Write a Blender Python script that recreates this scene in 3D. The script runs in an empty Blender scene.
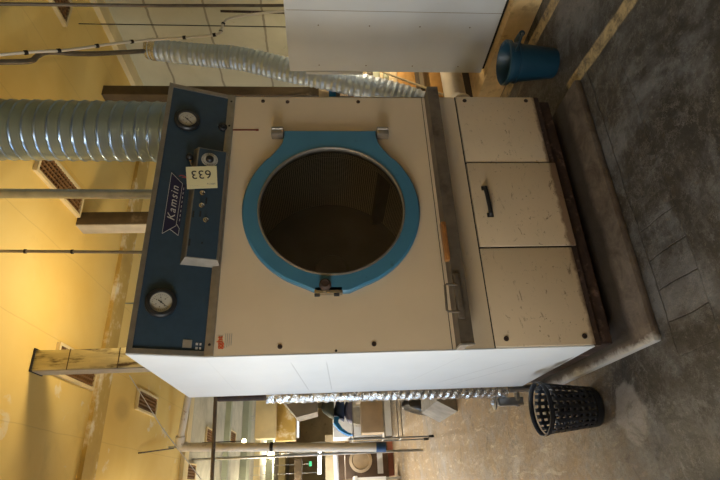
import bpy, bmesh, math, random
from mathutils import Vector, Matrix
random.seed(7)
PI = math.pi
S = bpy.context.scene
COL = S.collection

# ------------------------------------------------------------------ materials
def _n(nt, t, x=0, y=0, **kw):
    n = nt.nodes.new(t); n.location = (x, y)
    for k, v in kw.items(): setattr(n, k, v)
    return n

def c4(c): return (c[0], c[1], c[2], 1.0)

def mat(name, col, rough=0.6, metal=0.0, var=0.12, scale=6.0, dirt=None, dirt_amt=0.0, dirt_scale=3.0,
        bump=0.0, bump_scale=40.0, stretch=(1, 1, 1), spec=0.5, coat=0.0):
    """paint / metal with mottling, optional blotchy dirt and a little relief"""
    m = bpy.data.materials.new(name); m.use_nodes = True
    nt = m.node_tree; b = nt.nodes['Principled BSDF']
    b.inputs['Roughness'].default_value = rough; b.inputs['Metallic'].default_value = metal
    b.inputs['Specular IOR Level'].default_value = spec; b.inputs['Coat Weight'].default_value = coat
    g = _n(nt, 'ShaderNodeNewGeometry'); mp = _n(nt, 'ShaderNodeMapping'); mp.inputs['Scale'].default_value = stretch
    nt.links.new(g.outputs['Position'], mp.inputs['Vector'])
    nz = _n(nt, 'ShaderNodeTexNoise'); nz.inputs['Scale'].default_value = scale; nz.inputs['Detail'].default_value = 6
    nt.links.new(mp.outputs[0], nz.inputs['Vector'])
    r = _n(nt, 'ShaderNodeValToRGB'); e = r.color_ramp.elements
    e[0].position = 0.3; e[1].position = 0.7
    e[0].color = c4([x * (1 - var) for x in col]); e[1].color = c4([min(1, x * (1 + var)) for x in col])
    nt.links.new(nz.outputs['Fac'], r.inputs['Fac']); out = r.outputs['Color']
    if dirt:
        n2 = _n(nt, 'ShaderNodeTexNoise'); n2.inputs['Scale'].default_value = dirt_scale; n2.inputs['Detail'].default_value = 9
        n2.inputs['Roughness'].default_value = 0.65
        nt.links.new(mp.outputs[0], n2.inputs['Vector'])
        r2 = _n(nt, 'ShaderNodeValToRGB'); r2.color_ramp.elements[0].position = 0.62 - dirt_amt * .3
        r2.color_ramp.elements[1].position = 0.74 - dirt_amt * .3
        nt.links.new(n2.outputs['Fac'], r2.inputs['Fac'])
        mx = _n(nt, 'ShaderNodeMixRGB'); mx.inputs['Color2'].default_value = c4(dirt)
        nt.links.new(r2.outputs['Color'], mx.inputs['Fac']); nt.links.new(out, mx.inputs['Color1']); out = mx.outputs['Color']
    nt.links.new(out, b.inputs['Base Color'])
    if bump:
        n3 = _n(nt, 'ShaderNodeTexNoise'); n3.inputs['Scale'].default_value = bump_scale; n3.inputs['Detail'].default_value = 5
        nt.links.new(mp.outputs[0], n3.inputs['Vector'])
        bp = _n(nt, 'ShaderNodeBump'); bp.inputs['Strength'].default_value = bump; bp.inputs['Distance'].default_value = 0.01
        nt.links.new(n3.outputs['Fac'], bp.inputs['Height']); nt.links.new(bp.outputs[0], b.inputs['Normal'])
    return m

def math_node(nt, op, a, b=None, clamp=False):
    n = nt.nodes.new('ShaderNodeMath'); n.operation = op; n.use_clamp = clamp
    for i, v in enumerate((a, b)):
        if v is None: continue
        if isinstance(v, (int, float)): n.inputs[i].default_value = v
        else: nt.links.new(v, n.inputs[i])
    return n.outputs[0]

def ramp(nt, fac, p0, p1, c0=(0, 0, 0), c1=(1, 1, 1)):
    r = nt.nodes.new('ShaderNodeValToRGB'); r.color_ramp.elements[0].position = p0; r.color_ramp.elements[1].position = p1
    r.color_ramp.elements[0].color = c4(c0); r.color_ramp.elements[1].color = c4(c1)
    nt.links.new(fac, r.inputs['Fac']); return r.outputs['Color']

def mixc(nt, fac, a, b):
    n = nt.nodes.new('ShaderNodeMixRGB')
    for i, v in ((0, fac), (1, a), (2, b)):
        if isinstance(v, (int, float)): n.inputs[i].default_value = v
        elif isinstance(v, tuple): n.inputs[i].default_value = c4(v)
        else: nt.links.new(v, n.inputs[i])
    return n.outputs['Color']

def noise(nt, vec, scale, detail=6, rough=0.55, dist=0.0):
    n = nt.nodes.new('ShaderNodeTexNoise'); n.inputs['Scale'].default_value = scale; n.inputs['Detail'].default_value = detail
    n.inputs['Roughness'].default_value = rough; n.inputs['Distortion'].default_value = dist
    nt.links.new(vec, n.inputs['Vector']); return n.outputs['Fac']

def band(nt, v, lo, hi, soft=0.01):
    """1 where lo < v < hi"""
    a = math_node(nt, 'MULTIPLY', math_node(nt, 'SUBTRACT', v, lo), 1 / soft, True)
    b = math_node(nt, 'MULTIPLY', math_node(nt, 'SUBTRACT', hi, v), 1 / soft, True)
    return math_node(nt, 'MULTIPLY', a, b)

def base(name, rough=0.8):
    m = bpy.data.materials.new(name); m.use_nodes = True
    nt = m.node_tree; b = nt.nodes['Principled BSDF']; b.inputs['Roughness'].default_value = rough
    g = nt.nodes.new('ShaderNodeNewGeometry'); s = nt.nodes.new('ShaderNodeSeparateXYZ')
    nt.links.new(g.outputs['Position'], s.inputs[0])
    return m, nt, b, g.outputs['Position'], s.outputs[0], s.outputs[1], s.outputs[2]

def floor_material():
    m, nt, b, P, x, y, z = base('worn_concrete_floor', 0.62)
    big = noise(nt, P, 1.1, 8, 0.6, 0.4); fine = noise(nt, P, 14, 8, 0.7); mid = noise(nt, P, 3.7, 9, 0.65, 0.8)
    c = ramp(nt, big, 0.3, 0.75, (0.020, 0.016, 0.013), (0.060, 0.053, 0.046))
    # warmer, paler tan further down the hall
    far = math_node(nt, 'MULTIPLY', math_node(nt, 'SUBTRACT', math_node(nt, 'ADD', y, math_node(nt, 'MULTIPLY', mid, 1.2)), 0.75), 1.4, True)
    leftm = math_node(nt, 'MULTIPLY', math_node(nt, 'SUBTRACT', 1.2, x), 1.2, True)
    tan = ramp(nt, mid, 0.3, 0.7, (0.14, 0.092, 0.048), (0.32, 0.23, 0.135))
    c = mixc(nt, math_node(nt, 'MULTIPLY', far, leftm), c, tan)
    # pale mineral blotches
    bl = ramp(nt, noise(nt, P, 1.5, 12, 0.72, 0.3), 0.50, 0.62)
    c = mixc(nt, math_node(nt, 'MULTIPLY', bl, 0.55), c, (0.20, 0.21, 0.235))
    # the bleached puddle mark beside the basket and a darker rim
    d1 = math_node(nt, 'SQRT', math_node(nt, 'ADD', math_node(nt, 'POWER', math_node(nt, 'ADD', x, 0.29), 2.0), math_node(nt, 'POWER', math_node(nt, 'ADD', y, -0.19), 2.0)))
    d1 = math_node(nt, 'ADD', d1, math_node(nt, 'MULTIPLY', mid, 0.22))
    c = mixc(nt, math_node(nt, 'MULTIPLY', math_node(nt, 'MULTIPLY', math_node(nt, 'SUBTRACT', 0.255, d1), 45.0, True), 0.5), c, (0.36, 0.335, 0.32))
    # pale streaks down the aisle
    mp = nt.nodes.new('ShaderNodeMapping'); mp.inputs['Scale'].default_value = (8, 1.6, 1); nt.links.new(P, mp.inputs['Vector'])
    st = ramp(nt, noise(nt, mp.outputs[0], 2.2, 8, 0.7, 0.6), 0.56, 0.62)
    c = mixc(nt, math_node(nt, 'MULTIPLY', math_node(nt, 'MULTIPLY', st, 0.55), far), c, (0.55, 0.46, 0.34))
    # speckle
    c = mixc(nt, math_node(nt, 'MULTIPLY', ramp(nt, noise(nt, P, 32, 10, 0.85), 0.57, 0.64), 0.45), c, (0.34, 0.33, 0.32))
    c = mixc(nt, math_node(nt, 'MULTIPLY', ramp(nt, fine, 0.28, 0.40, (1, 1, 1), (0, 0, 0)), 0.55), c, (0.03, 0.026, 0.022))
    vein = noise(nt, P, 4.5, 12, 0.8, 0.25)
    c = mixc(nt, math_node(nt, 'MULTIPLY', band(nt, vein, 0.51, 0.528, 0.006), 0.40), c, (0.27, 0.26, 0.25))
    c = mixc(nt, math_node(nt, 'MULTIPLY', ramp(nt, noise(nt, P, 8.5, 10, 0.8, 0.5), 0.55, 0.60), 0.42), c, (0.17, 0.17, 0.178))
    c = mixc(nt, math_node(nt, 'MULTIPLY', ramp(nt, noise(nt, P, 5.2, 10, 0.75, 0.8), 0.56, 0.64), 0.55), c, (0.022, 0.017, 0.013))
    # joints of the paving blocks in front of the dryer
    w = math_node(nt, 'MULTIPLY', math_node(nt, 'SUBTRACT', noise(nt, P, 5, 3), 0.5), 0.035)
    xx = math_node(nt, 'ADD', x, w); yy = math_node(nt, 'ADD', y, w)
    j = band(nt, yy, -0.262, -0.252, 0.004)
    j = math_node(nt, 'MAXIMUM', j, math_node(nt, 'MULTIPLY', band(nt, yy, -0.512, -0.505, 0.004), 0.6))
    row = band(nt, yy, -0.51, -0.257, 0.004)
    fx = math_node(nt, 'FRACT', math_node(nt, 'DIVIDE', math_node(nt, 'ADD', xx, 5.02), 0.14))
    col = math_node(nt, 'MULTIPLY', band(nt, fx, 0.0, 0.055, 0.02), row)
    near = math_node(nt, 'MULTIPLY', math_node(nt, 'SUBTRACT', 0.62, x), 3.0, True)
    j = math_node(nt, 'MAXIMUM', j, math_node(nt, 'MULTIPLY', col, near))
    xin = band(nt, xx, -0.12, 1.6, 0.05)
    c = mixc(nt, math_node(nt, 'MULTIPLY', math_node(nt, 'MULTIPLY', j, xin), 0.8), c, (0.020, 0.016, 0.014))
    # cream strips across the floor, broken up by noise
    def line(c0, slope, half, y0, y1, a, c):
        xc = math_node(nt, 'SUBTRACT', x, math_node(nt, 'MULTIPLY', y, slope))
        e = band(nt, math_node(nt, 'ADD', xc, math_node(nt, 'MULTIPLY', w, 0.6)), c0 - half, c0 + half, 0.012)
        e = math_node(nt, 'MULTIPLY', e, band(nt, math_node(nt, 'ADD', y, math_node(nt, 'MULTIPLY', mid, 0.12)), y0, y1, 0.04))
        breakup = ramp(nt, noise(nt, P, 9, 10, 0.8), 0.38, 0.56)
        e = math_node(nt, 'MULTIPLY', math_node(nt, 'MULTIPLY', e, breakup), a)
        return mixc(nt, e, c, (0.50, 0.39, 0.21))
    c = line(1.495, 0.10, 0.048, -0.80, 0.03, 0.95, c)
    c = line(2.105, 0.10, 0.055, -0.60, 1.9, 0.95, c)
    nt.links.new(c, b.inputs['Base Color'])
    rr = ramp(nt, mid, 0.3, 0.7, (0.38,) * 3, (0.75,) * 3); nt.links.new(rr, b.inputs['Roughness'])
    bp = nt.nodes.new('ShaderNodeBump'); bp.inputs['Strength'].default_value = 0.5; bp.inputs['Distance'].default_value = 0.012
    h = math_node(nt, 'SUBTRACT', math_node(nt, 'ADD', fine, mid), math_node(nt, 'MULTIPLY', math_node(nt, 'MULTIPLY', j, xin), 1.0))
    nt.links.new(h, bp.inputs['Height']); nt.links.new(bp.outputs[0], b.inputs['Normal'])
    return m

def ceiling_material():
    m, nt, b, P, x, y, z = base('yellow_painted_ceiling', 0.7)
    big = noise(nt, P, 0.9, 6, 0.5, 0.3); mid = noise(nt, P, 3.3, 9, 0.6, 0.6)
    c = ramp(nt, big, 0.3, 0.7, (0.72, 0.50, 0.135), (0.82, 0.64, 0.25))
    # flaking white patches
    fl = math_node(nt, 'MULTIPLY', ramp(nt, mid, 0.62, 0.66), math_node(nt, 'MULTIPLY', math_node(nt, 'SUBTRACT', 0.9, x), 2.0, True))
    c = mixc(nt, math_node(nt, 'MULTIPLY', fl, 0.55), c, (0.80, 0.76, 0.66))
    # soot / damp
    c = mixc(nt, math_node(nt, 'MULTIPLY', ramp(nt, noise(nt, P, 1.7, 8, 0.7, 0.5), 0.60, 0.80), 0.30), c, (0.30, 0.20, 0.08))
    # board joints running both ways
    w = math_node(nt, 'MULTIPLY', math_node(nt, 'SUBTRACT', noise(nt, P, 3, 3), 0.5), 0.03)
    fx = math_node(nt, 'FRACT', math_node(nt, 'DIVIDE', math_node(nt, 'ADD', math_node(nt, 'ADD', x, w), 10.0), 0.62))
    jl = math_node(nt, 'MULTIPLY', band(nt, fx, 0.0, 0.018, 0.008), 0.30)
    c = mixc(nt, jl, c, (0.42, 0.28, 0.10))
    # damp oval
    d = math_node(nt, 'SQRT', math_node(nt, 'ADD', math_node(nt, 'POWER', math_node(nt, 'SUBTRACT', x, 0.25), 2.0), math_node(nt, 'POWER', math_node(nt, 'MULTIPLY', math_node(nt, 'SUBTRACT', y, 3.0), 0.55), 2.0)))
    c = mixc(nt, math_node(nt, 'MULTIPLY', math_node(nt, 'MULTIPLY', math_node(nt, 'SUBTRACT', 0.13, d), 14.0, True), 0.35), c, (0.30, 0.20, 0.08))
    # further bays are unpainted grey-green concrete
    grey = ramp(nt, mid, 0.35, 0.65, (0.36, 0.37, 0.33), (0.52, 0.52, 0.46))
    c = mixc(nt, math_node(nt, 'MULTIPLY', math_node(nt, 'SUBTRACT', y, 5.45), 20.0, True), c, grey)
    nt.links.new(c, b.inputs['Base Color'])
    bp = nt.nodes.new('ShaderNodeBump'); bp.inputs['Strength'].default_value = 0.15; bp.inputs['Distance'].default_value = 0.01
    nt.links.new(mid, bp.inputs['Height']); nt.links.new(bp.outputs[0], b.inputs['Normal'])
    return m

def wall_material():
    m, nt, b, P, x, y, z = base('pale_green_plaster', 0.8)
    big = noise(nt, P, 1.4, 8, 0.6, 0.5)
    c = ramp(nt, big, 0.3, 0.7, (0.44, 0.43, 0.30), (0.58, 0.56, 0.42))
    c = mixc(nt, math_node(nt, 'MULTIPLY', ramp(nt, noise(nt, P, 12, 8, 0.7), 0.62, 0.72), 0.4), c, (0.28, 0.24, 0.15))
    # formwork seams
    w = math_node(nt, 'MULTIPLY', math_node(nt, 'SUBTRACT', noise(nt, P, 6, 4), 0.5), 0.04)
    fz = math_node(nt, 'FRACT', math_node(nt, 'DIVIDE', math_node(nt, 'ADD', math_node(nt, 'ADD', z, w), 0.12), 0.52))
    j = math_node(nt, 'MULTIPLY', band(nt, fz, 0.0, 0.05, 0.01), 0.7)
    c = mixc(nt, j, c, (0.16, 0.13, 0.09))
    # orange lamplight on the lower wall, painted into the colour
    low = math_node(nt, 'MULTIPLY', math_node(nt, 'SUBTRACT', 1.15, z), 8.0, True)
    c = mixc(nt, math_node(nt, 'MULTIPLY', low, 0.8), c, (0.50, 0.31, 0.12))
    nt.links.new(c, b.inputs['Base Color'])
    return m

def plinth_material():
    m, nt, b, P, x, y, z = base('dark_banded_plinth_concrete', 0.7)
    n = noise(nt, P, 9, 9, 0.7, 0.4); big = noise(nt, P, 3, 6)
    c = ramp(nt, n, 0.3, 0.7, (0.038, 0.027, 0.021), (0.18, 0.145, 0.12))
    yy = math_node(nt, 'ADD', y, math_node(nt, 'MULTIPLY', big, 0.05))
    inner_dark = math_node(nt, 'MULTIPLY', math_node(nt, 'SUBTRACT', yy, -0.045), 22.0, True)  # concrete darker towards the dryer
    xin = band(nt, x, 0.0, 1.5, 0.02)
    c = mixc(nt, math_node(nt, 'MULTIPLY', math_node(nt, 'MULTIPLY', inner_dark, xin), 0.85), c, (0.028, 0.020, 0.015))
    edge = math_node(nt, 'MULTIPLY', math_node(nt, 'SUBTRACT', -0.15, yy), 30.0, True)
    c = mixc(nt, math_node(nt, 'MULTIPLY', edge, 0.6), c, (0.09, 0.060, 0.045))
    lf = math_node(nt, 'MULTIPLY', math_node(nt, 'SUBTRACT', math_node(nt, 'ADD', 0.0, math_node(nt, 'MULTIPLY', math_node(nt, 'SUBTRACT', n, .5), .08)), x), 40.0, True)
    c = mixc(nt, math_node(nt, 'MULTIPLY', lf, 0.8), c, (0.55, 0.55, 0.55))
    nt.links.new(c, b.inputs['Base Color'])
    bp = nt.nodes.new('ShaderNodeBump'); bp.inputs['Strength'].default_value = 0.6; bp.inputs['Distance'].default_value = 0.01
    nt.links.new(n, bp.inputs['Height']); nt.links.new(bp.outputs[0], b.inputs['Normal'])
    return m

def front_material():
    """cream enamel with scuffs concentrated on the lower service doors"""
    m, nt, b, P, x, y, z = base('cream_enamel', 0.42)
    c = ramp(nt, noise(nt, P, 2.2, 5), 0.3, 0.7, (0.60, 0.49, 0.35), (0.67, 0.55, 0.40))
    mp = nt.nodes.new('ShaderNodeMapping'); mp.inputs['Scale'].default_value = (1, 1, 2.2); nt.links.new(P, mp.inputs['Vector'])
    lowz = math_node(nt, 'MULTIPLY', math_node(nt, 'SUBTRACT', 0.80, z), 3.0, True)
    s1 = ramp(nt, noise(nt, mp.outputs[0], 11, 10, 0.78, 0.9), 0.585, 0.64)
    s2 = ramp(nt, noise(nt, P, 45, 6, 0.7), 0.635, 0.69)
    c = mixc(nt, math_node(nt, 'MULTIPLY', math_node(nt, 'MULTIPLY', s1, lowz), 0.8), c, (0.14, 0.085, 0.05))
    c = mixc(nt, math_node(nt, 'MULTIPLY', math_node(nt, 'MULTIPLY', s2, lowz), 0.8), c, (0.06, 0.035, 0.02))
    c = mixc(nt, math_node(nt, 'MULTIPLY', s2, 0.16), c, (0.25, 0.16, 0.10))
    # rust bleeding along the bottom edge
    rb = math_node(nt, 'MULTIPLY', math_node(nt, 'SUBTRACT', math_node(nt, 'ADD', 0.20, math_node(nt, 'MULTIPLY', noise(nt, P, 22, 6), 0.04)), z), 60.0, True)
    c = mixc(nt, math_node(nt, 'MULTIPLY', rb, 0.8), c, (0.12, 0.055, 0.03))
    nt.links.new(c, b.inputs['Base Color'])
    return m

def side_material():
    m, nt, b, P, x, y, z = base('white_enamel_side', 0.6)
    c = ramp(nt, noise(nt, P, 2.0, 5), 0.3, 0.7, (0.66, 0.69, 0.73), (0.73, 0.76, 0.80))
    def scratch(k, c0, half, y0, y1, a, c):
        e = math_node(nt, 'SUBTRACT', z, math_node(nt, 'MULTIPLY', y, k))
        e = band(nt, e, c0 - half, c0 + half, 0.004)
        e = math_node(nt, 'MULTIPLY', e, band(nt, y, y0, y1, 0.08))
        return mixc(nt, math_node(nt, 'MULTIPLY', e, a), c, (0.36, 0.38, 0.42))
    c = scratch(0.55, 0.36, 0.004, 0.25, 0.8, 0.8, c)
    c = scratch(0.55, 0.22, 0.004, 0.3, 0.9, 0.8, c)
    c = scratch(0.30, 0.75, 0.003, 0.1, 0.7, 0.6, c)
    c = scratch(-0.08, 1.60, 0.004, 0.12, 0.9, 0.7, c)
    c = scratch(-0.04, 1.43, 0.004, 0.12, 0.9, 0.7, c)
    c = scratch(0.0, 1.95, 0.003, 0.0, 1.0, 0.25, c)
    s = ramp(nt, noise(nt, P, 30, 8, 0.7), 0.70, 0.76)
    c = mixc(nt, math_node(nt, 'MULTIPLY', s, 0.35), c, (0.35, 0.33, 0.30))
    # dark soot mark low on the panel
    d = math_node(nt, 'ADD', math_node(nt, 'MULTIPLY', math_node(nt, 'ABSOLUTE', math_node(nt, 'SUBTRACT', z, math_node(nt, 'ADD', 0.205, math_node(nt, 'MULTIPLY', y, 0.05)))), 5.0), math_node(nt, 'ABSOLUTE', math_node(nt, 'SUBTRACT', y, 0.33)))
    c = mixc(nt, math_node(nt, 'MULTIPLY', math_node(nt, 'MULTIPLY', math_node(nt, 'SUBTRACT', 0.17, d), 10, True), 0.8), c, (0.12, 0.09, 0.06))
    nt.links.new(c, b.inputs['Base Color'])
    return m

def stripe_metal(name, col, rough=0.3, pitch=0.012, axis=2):
    m, nt, b, P, x, y, z = base(name, rough)
    b.inputs['Metallic'].default_value = 0.9
    v = (x, y, z)[axis]
    f = math_node(nt, 'FRACT', math_node(nt, 'DIVIDE', v, pitch))
    c = mixc(nt, band(nt, f, 0.0, 0.3, 0.1), tuple(col), tuple(k * 0.55 for k in col))
    nt.links.new(c, b.inputs['Base Color'])
    return m

def drum_material():
    m, nt, b, P, x, y, z = base('perforated_drum_steel', 0.45)
    b.inputs['Metallic'].default_value = 0.0
    dx = math_node(nt, 'SUBTRACT', x, 0.727); dz = math_node(nt, 'SUBTRACT', z, 1.387)
    a = math_node(nt, 'MULTIPLY', math_node(nt, 'ARCTAN2', dz, dx), 0.5 / 0.013)
    u_ = math_node(nt, 'DIVIDE', y, 0.013)
    d = math_node(nt, 'MULTIPLY', math_node(nt, 'SINE', math_node(nt, 'MULTIPLY', math_node(nt, 'ADD', a, u_), PI)), math_node(nt, 'SINE', math_node(nt, 'MULTIPLY', math_node(nt, 'SUBTRACT', a, u_), PI)))
    c = ramp(nt, d, 0.05, 0.35, (0.92, 0.84, 0.74), (0.05, 0.05, 0.05))
    nt.links.new(c, b.inputs['Base Color']); return m

def glass_material(name='door_glass', tint=(0.96, 0.96, 0.95), gloss=0.10):
    m = bpy.data.materials.new(name); m.use_nodes = True; nt = m.node_tree
    nt.nodes.clear(); o = nt.nodes.new('ShaderNodeOutputMaterial'); t = nt.nodes.new('ShaderNodeBsdfTransparent')
    t.inputs[0].default_value = c4(tint); g = nt.nodes.new('ShaderNodeBsdfGlossy'); g.inputs['Roughness'].default_value = 0.03
    f = nt.nodes.new('ShaderNodeFresnel'); f.inputs[0].default_value = 1.5
    mx = nt.nodes.new('ShaderNodeMixShader'); nt.links.new(f.outputs[0], mx.inputs[0])
    nt.links.new(t.outputs[0], mx.inputs[1]); nt.links.new(g.outputs[0], mx.inputs[2]); nt.links.new(mx.outputs[0], o.inputs[0])
    return m

def glow(name, col, strength):
    m = bpy.data.materials.new(name); m.use_nodes = True; b = m.node_tree.nodes['Principled BSDF']
    b.inputs['Emission Color'].default_value = c4(col); b.inputs['Emission Strength'].default_value = strength
    b.inputs['Base Color'].default_value = c4(col); return m

M = dict(
    floor=floor_material(), ceiling=ceiling_material(), wall=wall_material(), plinth=plinth_material(),
    cream=front_material(), white=side_material(), drum=drum_material(), glass=glass_material(),
    pane=glass_material('window_glass', (0.9, 0.93, 0.95)),
    hallwall=mat('hall_plaster', (0.62, 0.52, 0.34), 0.8, var=.15, scale=2, dirt=(0.3, 0.22, 0.12), dirt_amt=.15),
    blue=mat('dark_blue_enamel', (0.024, 0.050, 0.082), 0.42, var=.10, scale=30),
    doorblue=mat('door_blue_enamel', (0.044, 0.165, 0.275), 0.34, var=.08, scale=5, dirt=(0.03, 0.1, 0.16), dirt_amt=.0, dirt_scale=12),
    alu=mat('dull_aluminium', (0.30, 0.27, 0.235), 0.42, .75, var=.12, scale=25),
    alu_bright=mat('bright_aluminium', (0.62, 0.62, 0.62), 0.3, .85, var=.1, scale=20),
    greysteel=mat('grey_steel_rail', (0.14, 0.115, 0.09), 0.5, .3, var=.2, scale=18, dirt=(0.05, 0.035, 0.03), dirt_amt=.2),
    rust=mat('rusty_black_steel', (0.045, 0.026, 0.020), 0.7, .2, var=.4, scale=20, dirt=(0.16, 0.10, 0.08), dirt_amt=.25, dirt_scale=18),
    black=mat('black_plastic', (0.012, 0.012, 0.014), 0.45, var=.2),
    basket=mat('black_basket_plastic', (0.014, 0.016, 0.022), 0.38, var=.2),
    dark=mat('dark_void', (0.012, 0.010, 0.009), 0.8),
    dial=mat('dial_card', (0.50, 0.48, 0.42), 0.5, var=.05),
    chrome=mat('worn_chrome', (0.6, 0.56, 0.5), 0.25, 1.0, var=.1),
    duct=mat('galvanised_spiral_duct', (0.25, 0.335, 0.46), 0.30, .85, var=.12, scale=5),
    galv=mat('galvanised_pipe', (0.42, 0.44, 0.47), 0.34, .9, var=.2, scale=12, dirt=(0.35, 0.22, 0.12), dirt_amt=.1),
    foil=mat('crinkled_foil', (0.66, 0.67, 0.69), 0.25, .9, var=.3, scale=60, bump=1.0, bump_scale=38),
    flexfoil=mat('ribbed_foil_hose', (0.52, 0.63, 0.80), 0.34, .5, var=.06, bump=.5, bump_scale=40),
    navy=mat('navy_badge', (0.012, 0.012, 0.045), 0.35, var=.05),
    silver=mat('silver_lettering', (0.62, 0.60, 0.58), 0.35, .3, var=.04),
    card=mat('yellowed_card', (0.80, 0.74, 0.46), 0.7, var=.05, scale=8),
    ink=mat('black_ink', (0.03, 0.03, 0.03), 0.7), redink=mat('red_print', (0.60, 0.10, 0.03), 0.6),
    greyink=mat('faded_grey_print', (0.30, 0.28, 0.24), 0.7),
    redthread=mat('red_string', (0.55, 0.03, 0.02), 0.8), redmark=mat('red_brown_drip', (0.20, 0.035, 0.02), 0.6),
    wood=mat('varnished_wood', (0.30, 0.13, 0.04), 0.4, var=.25, scale=30, stretch=(1, 6, 6)),
    bucketblue=mat('blue_bucket_plastic', (0.006, 0.038, 0.068), 0.4, var=.12, scale=6),
    neigh=mat('white_machine_enamel', (0.64, 0.69, 0.75), 0.5, var=.05, scale=3, dirt=(0.42, 0.40, 0.36), dirt_amt=-.15, dirt_scale=20),
    creamkerb=mat('cream_toned_kerb', (0.60, 0.44, 0.22), 0.7, var=.2, scale=9, dirt=(0.30, 0.20, 0.09), dirt_amt=.2, dirt_scale=6, bump=.4),  # kerb toned a warm cream all over
    postcream=mat('peeling_cream_post', (0.66, 0.60, 0.38), 0.6, var=.2, scale=7, dirt=(0.08, 0.05, 0.03), dirt_amt=.38, dirt_scale=5, stretch=(4, 4, .7)),
    postbrown=mat('brown_steel_post', (0.09, 0.065, 0.04), 0.6, .2, var=.25, scale=9, dirt=(0.30, 0.24, 0.18), dirt_amt=.1),
    postdaylit=mat('post_daylit_tone', (0.42, 0.40, 0.38), 0.5, .2, var=.15, scale=9),  # grey carries the daylight falling on the posts' sides
    beam=mat('ochre_beam_paint', (0.52, 0.36, 0.10), 0.7, var=.15, scale=4, dirt=(0.80, 0.74, 0.58), dirt_amt=.30, dirt_scale=4),
    beamgreen=mat('pale_green_beam', (0.33, 0.37, 0.30), 0.7, var=.12, scale=3),
    beamcream=mat('cream_beam', (0.70, 0.60, 0.36), 0.7, var=.12, scale=3),
    ventframe=mat('cream_vent_frame', (0.70, 0.58, 0.34), 0.6, var=.1), ventgrid=mat('brown_vent_grid', (0.20, 0.10, 0.035), 0.5, var=.2),
    board=mat('stacked_pale_board', (0.62, 0.50, 0.32), 0.7, var=.2, scale=10), boardorange=mat('orange_board', (0.55, 0.30, 0.09), 0.7, var=.2, scale=8),
    boardgreen=mat('grey_green_board', (0.30, 0.32, 0.24), 0.7, var=.2, scale=8), boarddark=mat('dark_board', (0.05, 0.04, 0.03), 0.7, var=.2),
    cardboard=mat('cardboard', (0.50, 0.38, 0.25), 0.8, var=.12), paper=mat('cream_carton', (0.72, 0.60, 0.42), 0.8, var=.1),
    concrete=mat('grey_concrete_block', (0.22, 0.215, 0.21), 0.8, var=.2, scale=9, bump=.5), bag=mat('black_bag', (0.012, 0.012, 0.014), 0.35, bump=1, bump_scale=22),
    clothblue=mat('bright_blue_cloth', (0.01, 0.16, 0.42), 0.8, var=.2), clothnavy=mat('navy_cloth', (0.01, 0.03, 0.10), 0.8, var=.2),
    clothgrey=mat('slate_purple_cloth', (0.13, 0.13, 0.20), 0.8, var=.2), clotholive=mat('dark_olive_sack', (0.04, 0.042, 0.025), 0.8, var=.2),
    sheetmetal=mat('grey_sheet_metal', (0.27, 0.25, 0.23), 0.45, .5, var=.12), pump=mat('blue_pipe_end', (0.02, 0.07, 0.20), 0.5),
    brownmetal=mat('dark_brown_machine', (0.09, 0.055, 0.035), 0.5, .2, var=.25), offwhite=mat('off_white_enamel', (0.68, 0.70, 0.74), 0.4, var=.06),
    redbrown=mat('red_brown_paint', (0.22, 0.07, 0.04), 0.6, var=.2), copper=mat('orange_copper_cloth', (0.5, 0.18, 0.06), 0.6, var=.2),
    white_paint=mat('plain_white_paint', (0.75, 0.73, 0.68), 0.6, var=.06), whitepipe=mat('stained_pipe_lagging', (0.60, 0.56, 0.50), 0.7, var=.1, dirt=(0.25, 0.15, 0.1), dirt_amt=.05, dirt_scale=14),
    lampwarm=glow('warm_bulb', (1.0, 0.72, 0.35), 18), lampcool=glow('cool_tube', (0.95, 1.0, 1.0), 10), exitgreen=glow('green_exit_panel', (0.04, 0.45, 0.22), .6),
    unseen_lampbody=mat('unseen_lamp_housing', (0.5, 0.5, 0.48), 0.5))

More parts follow.
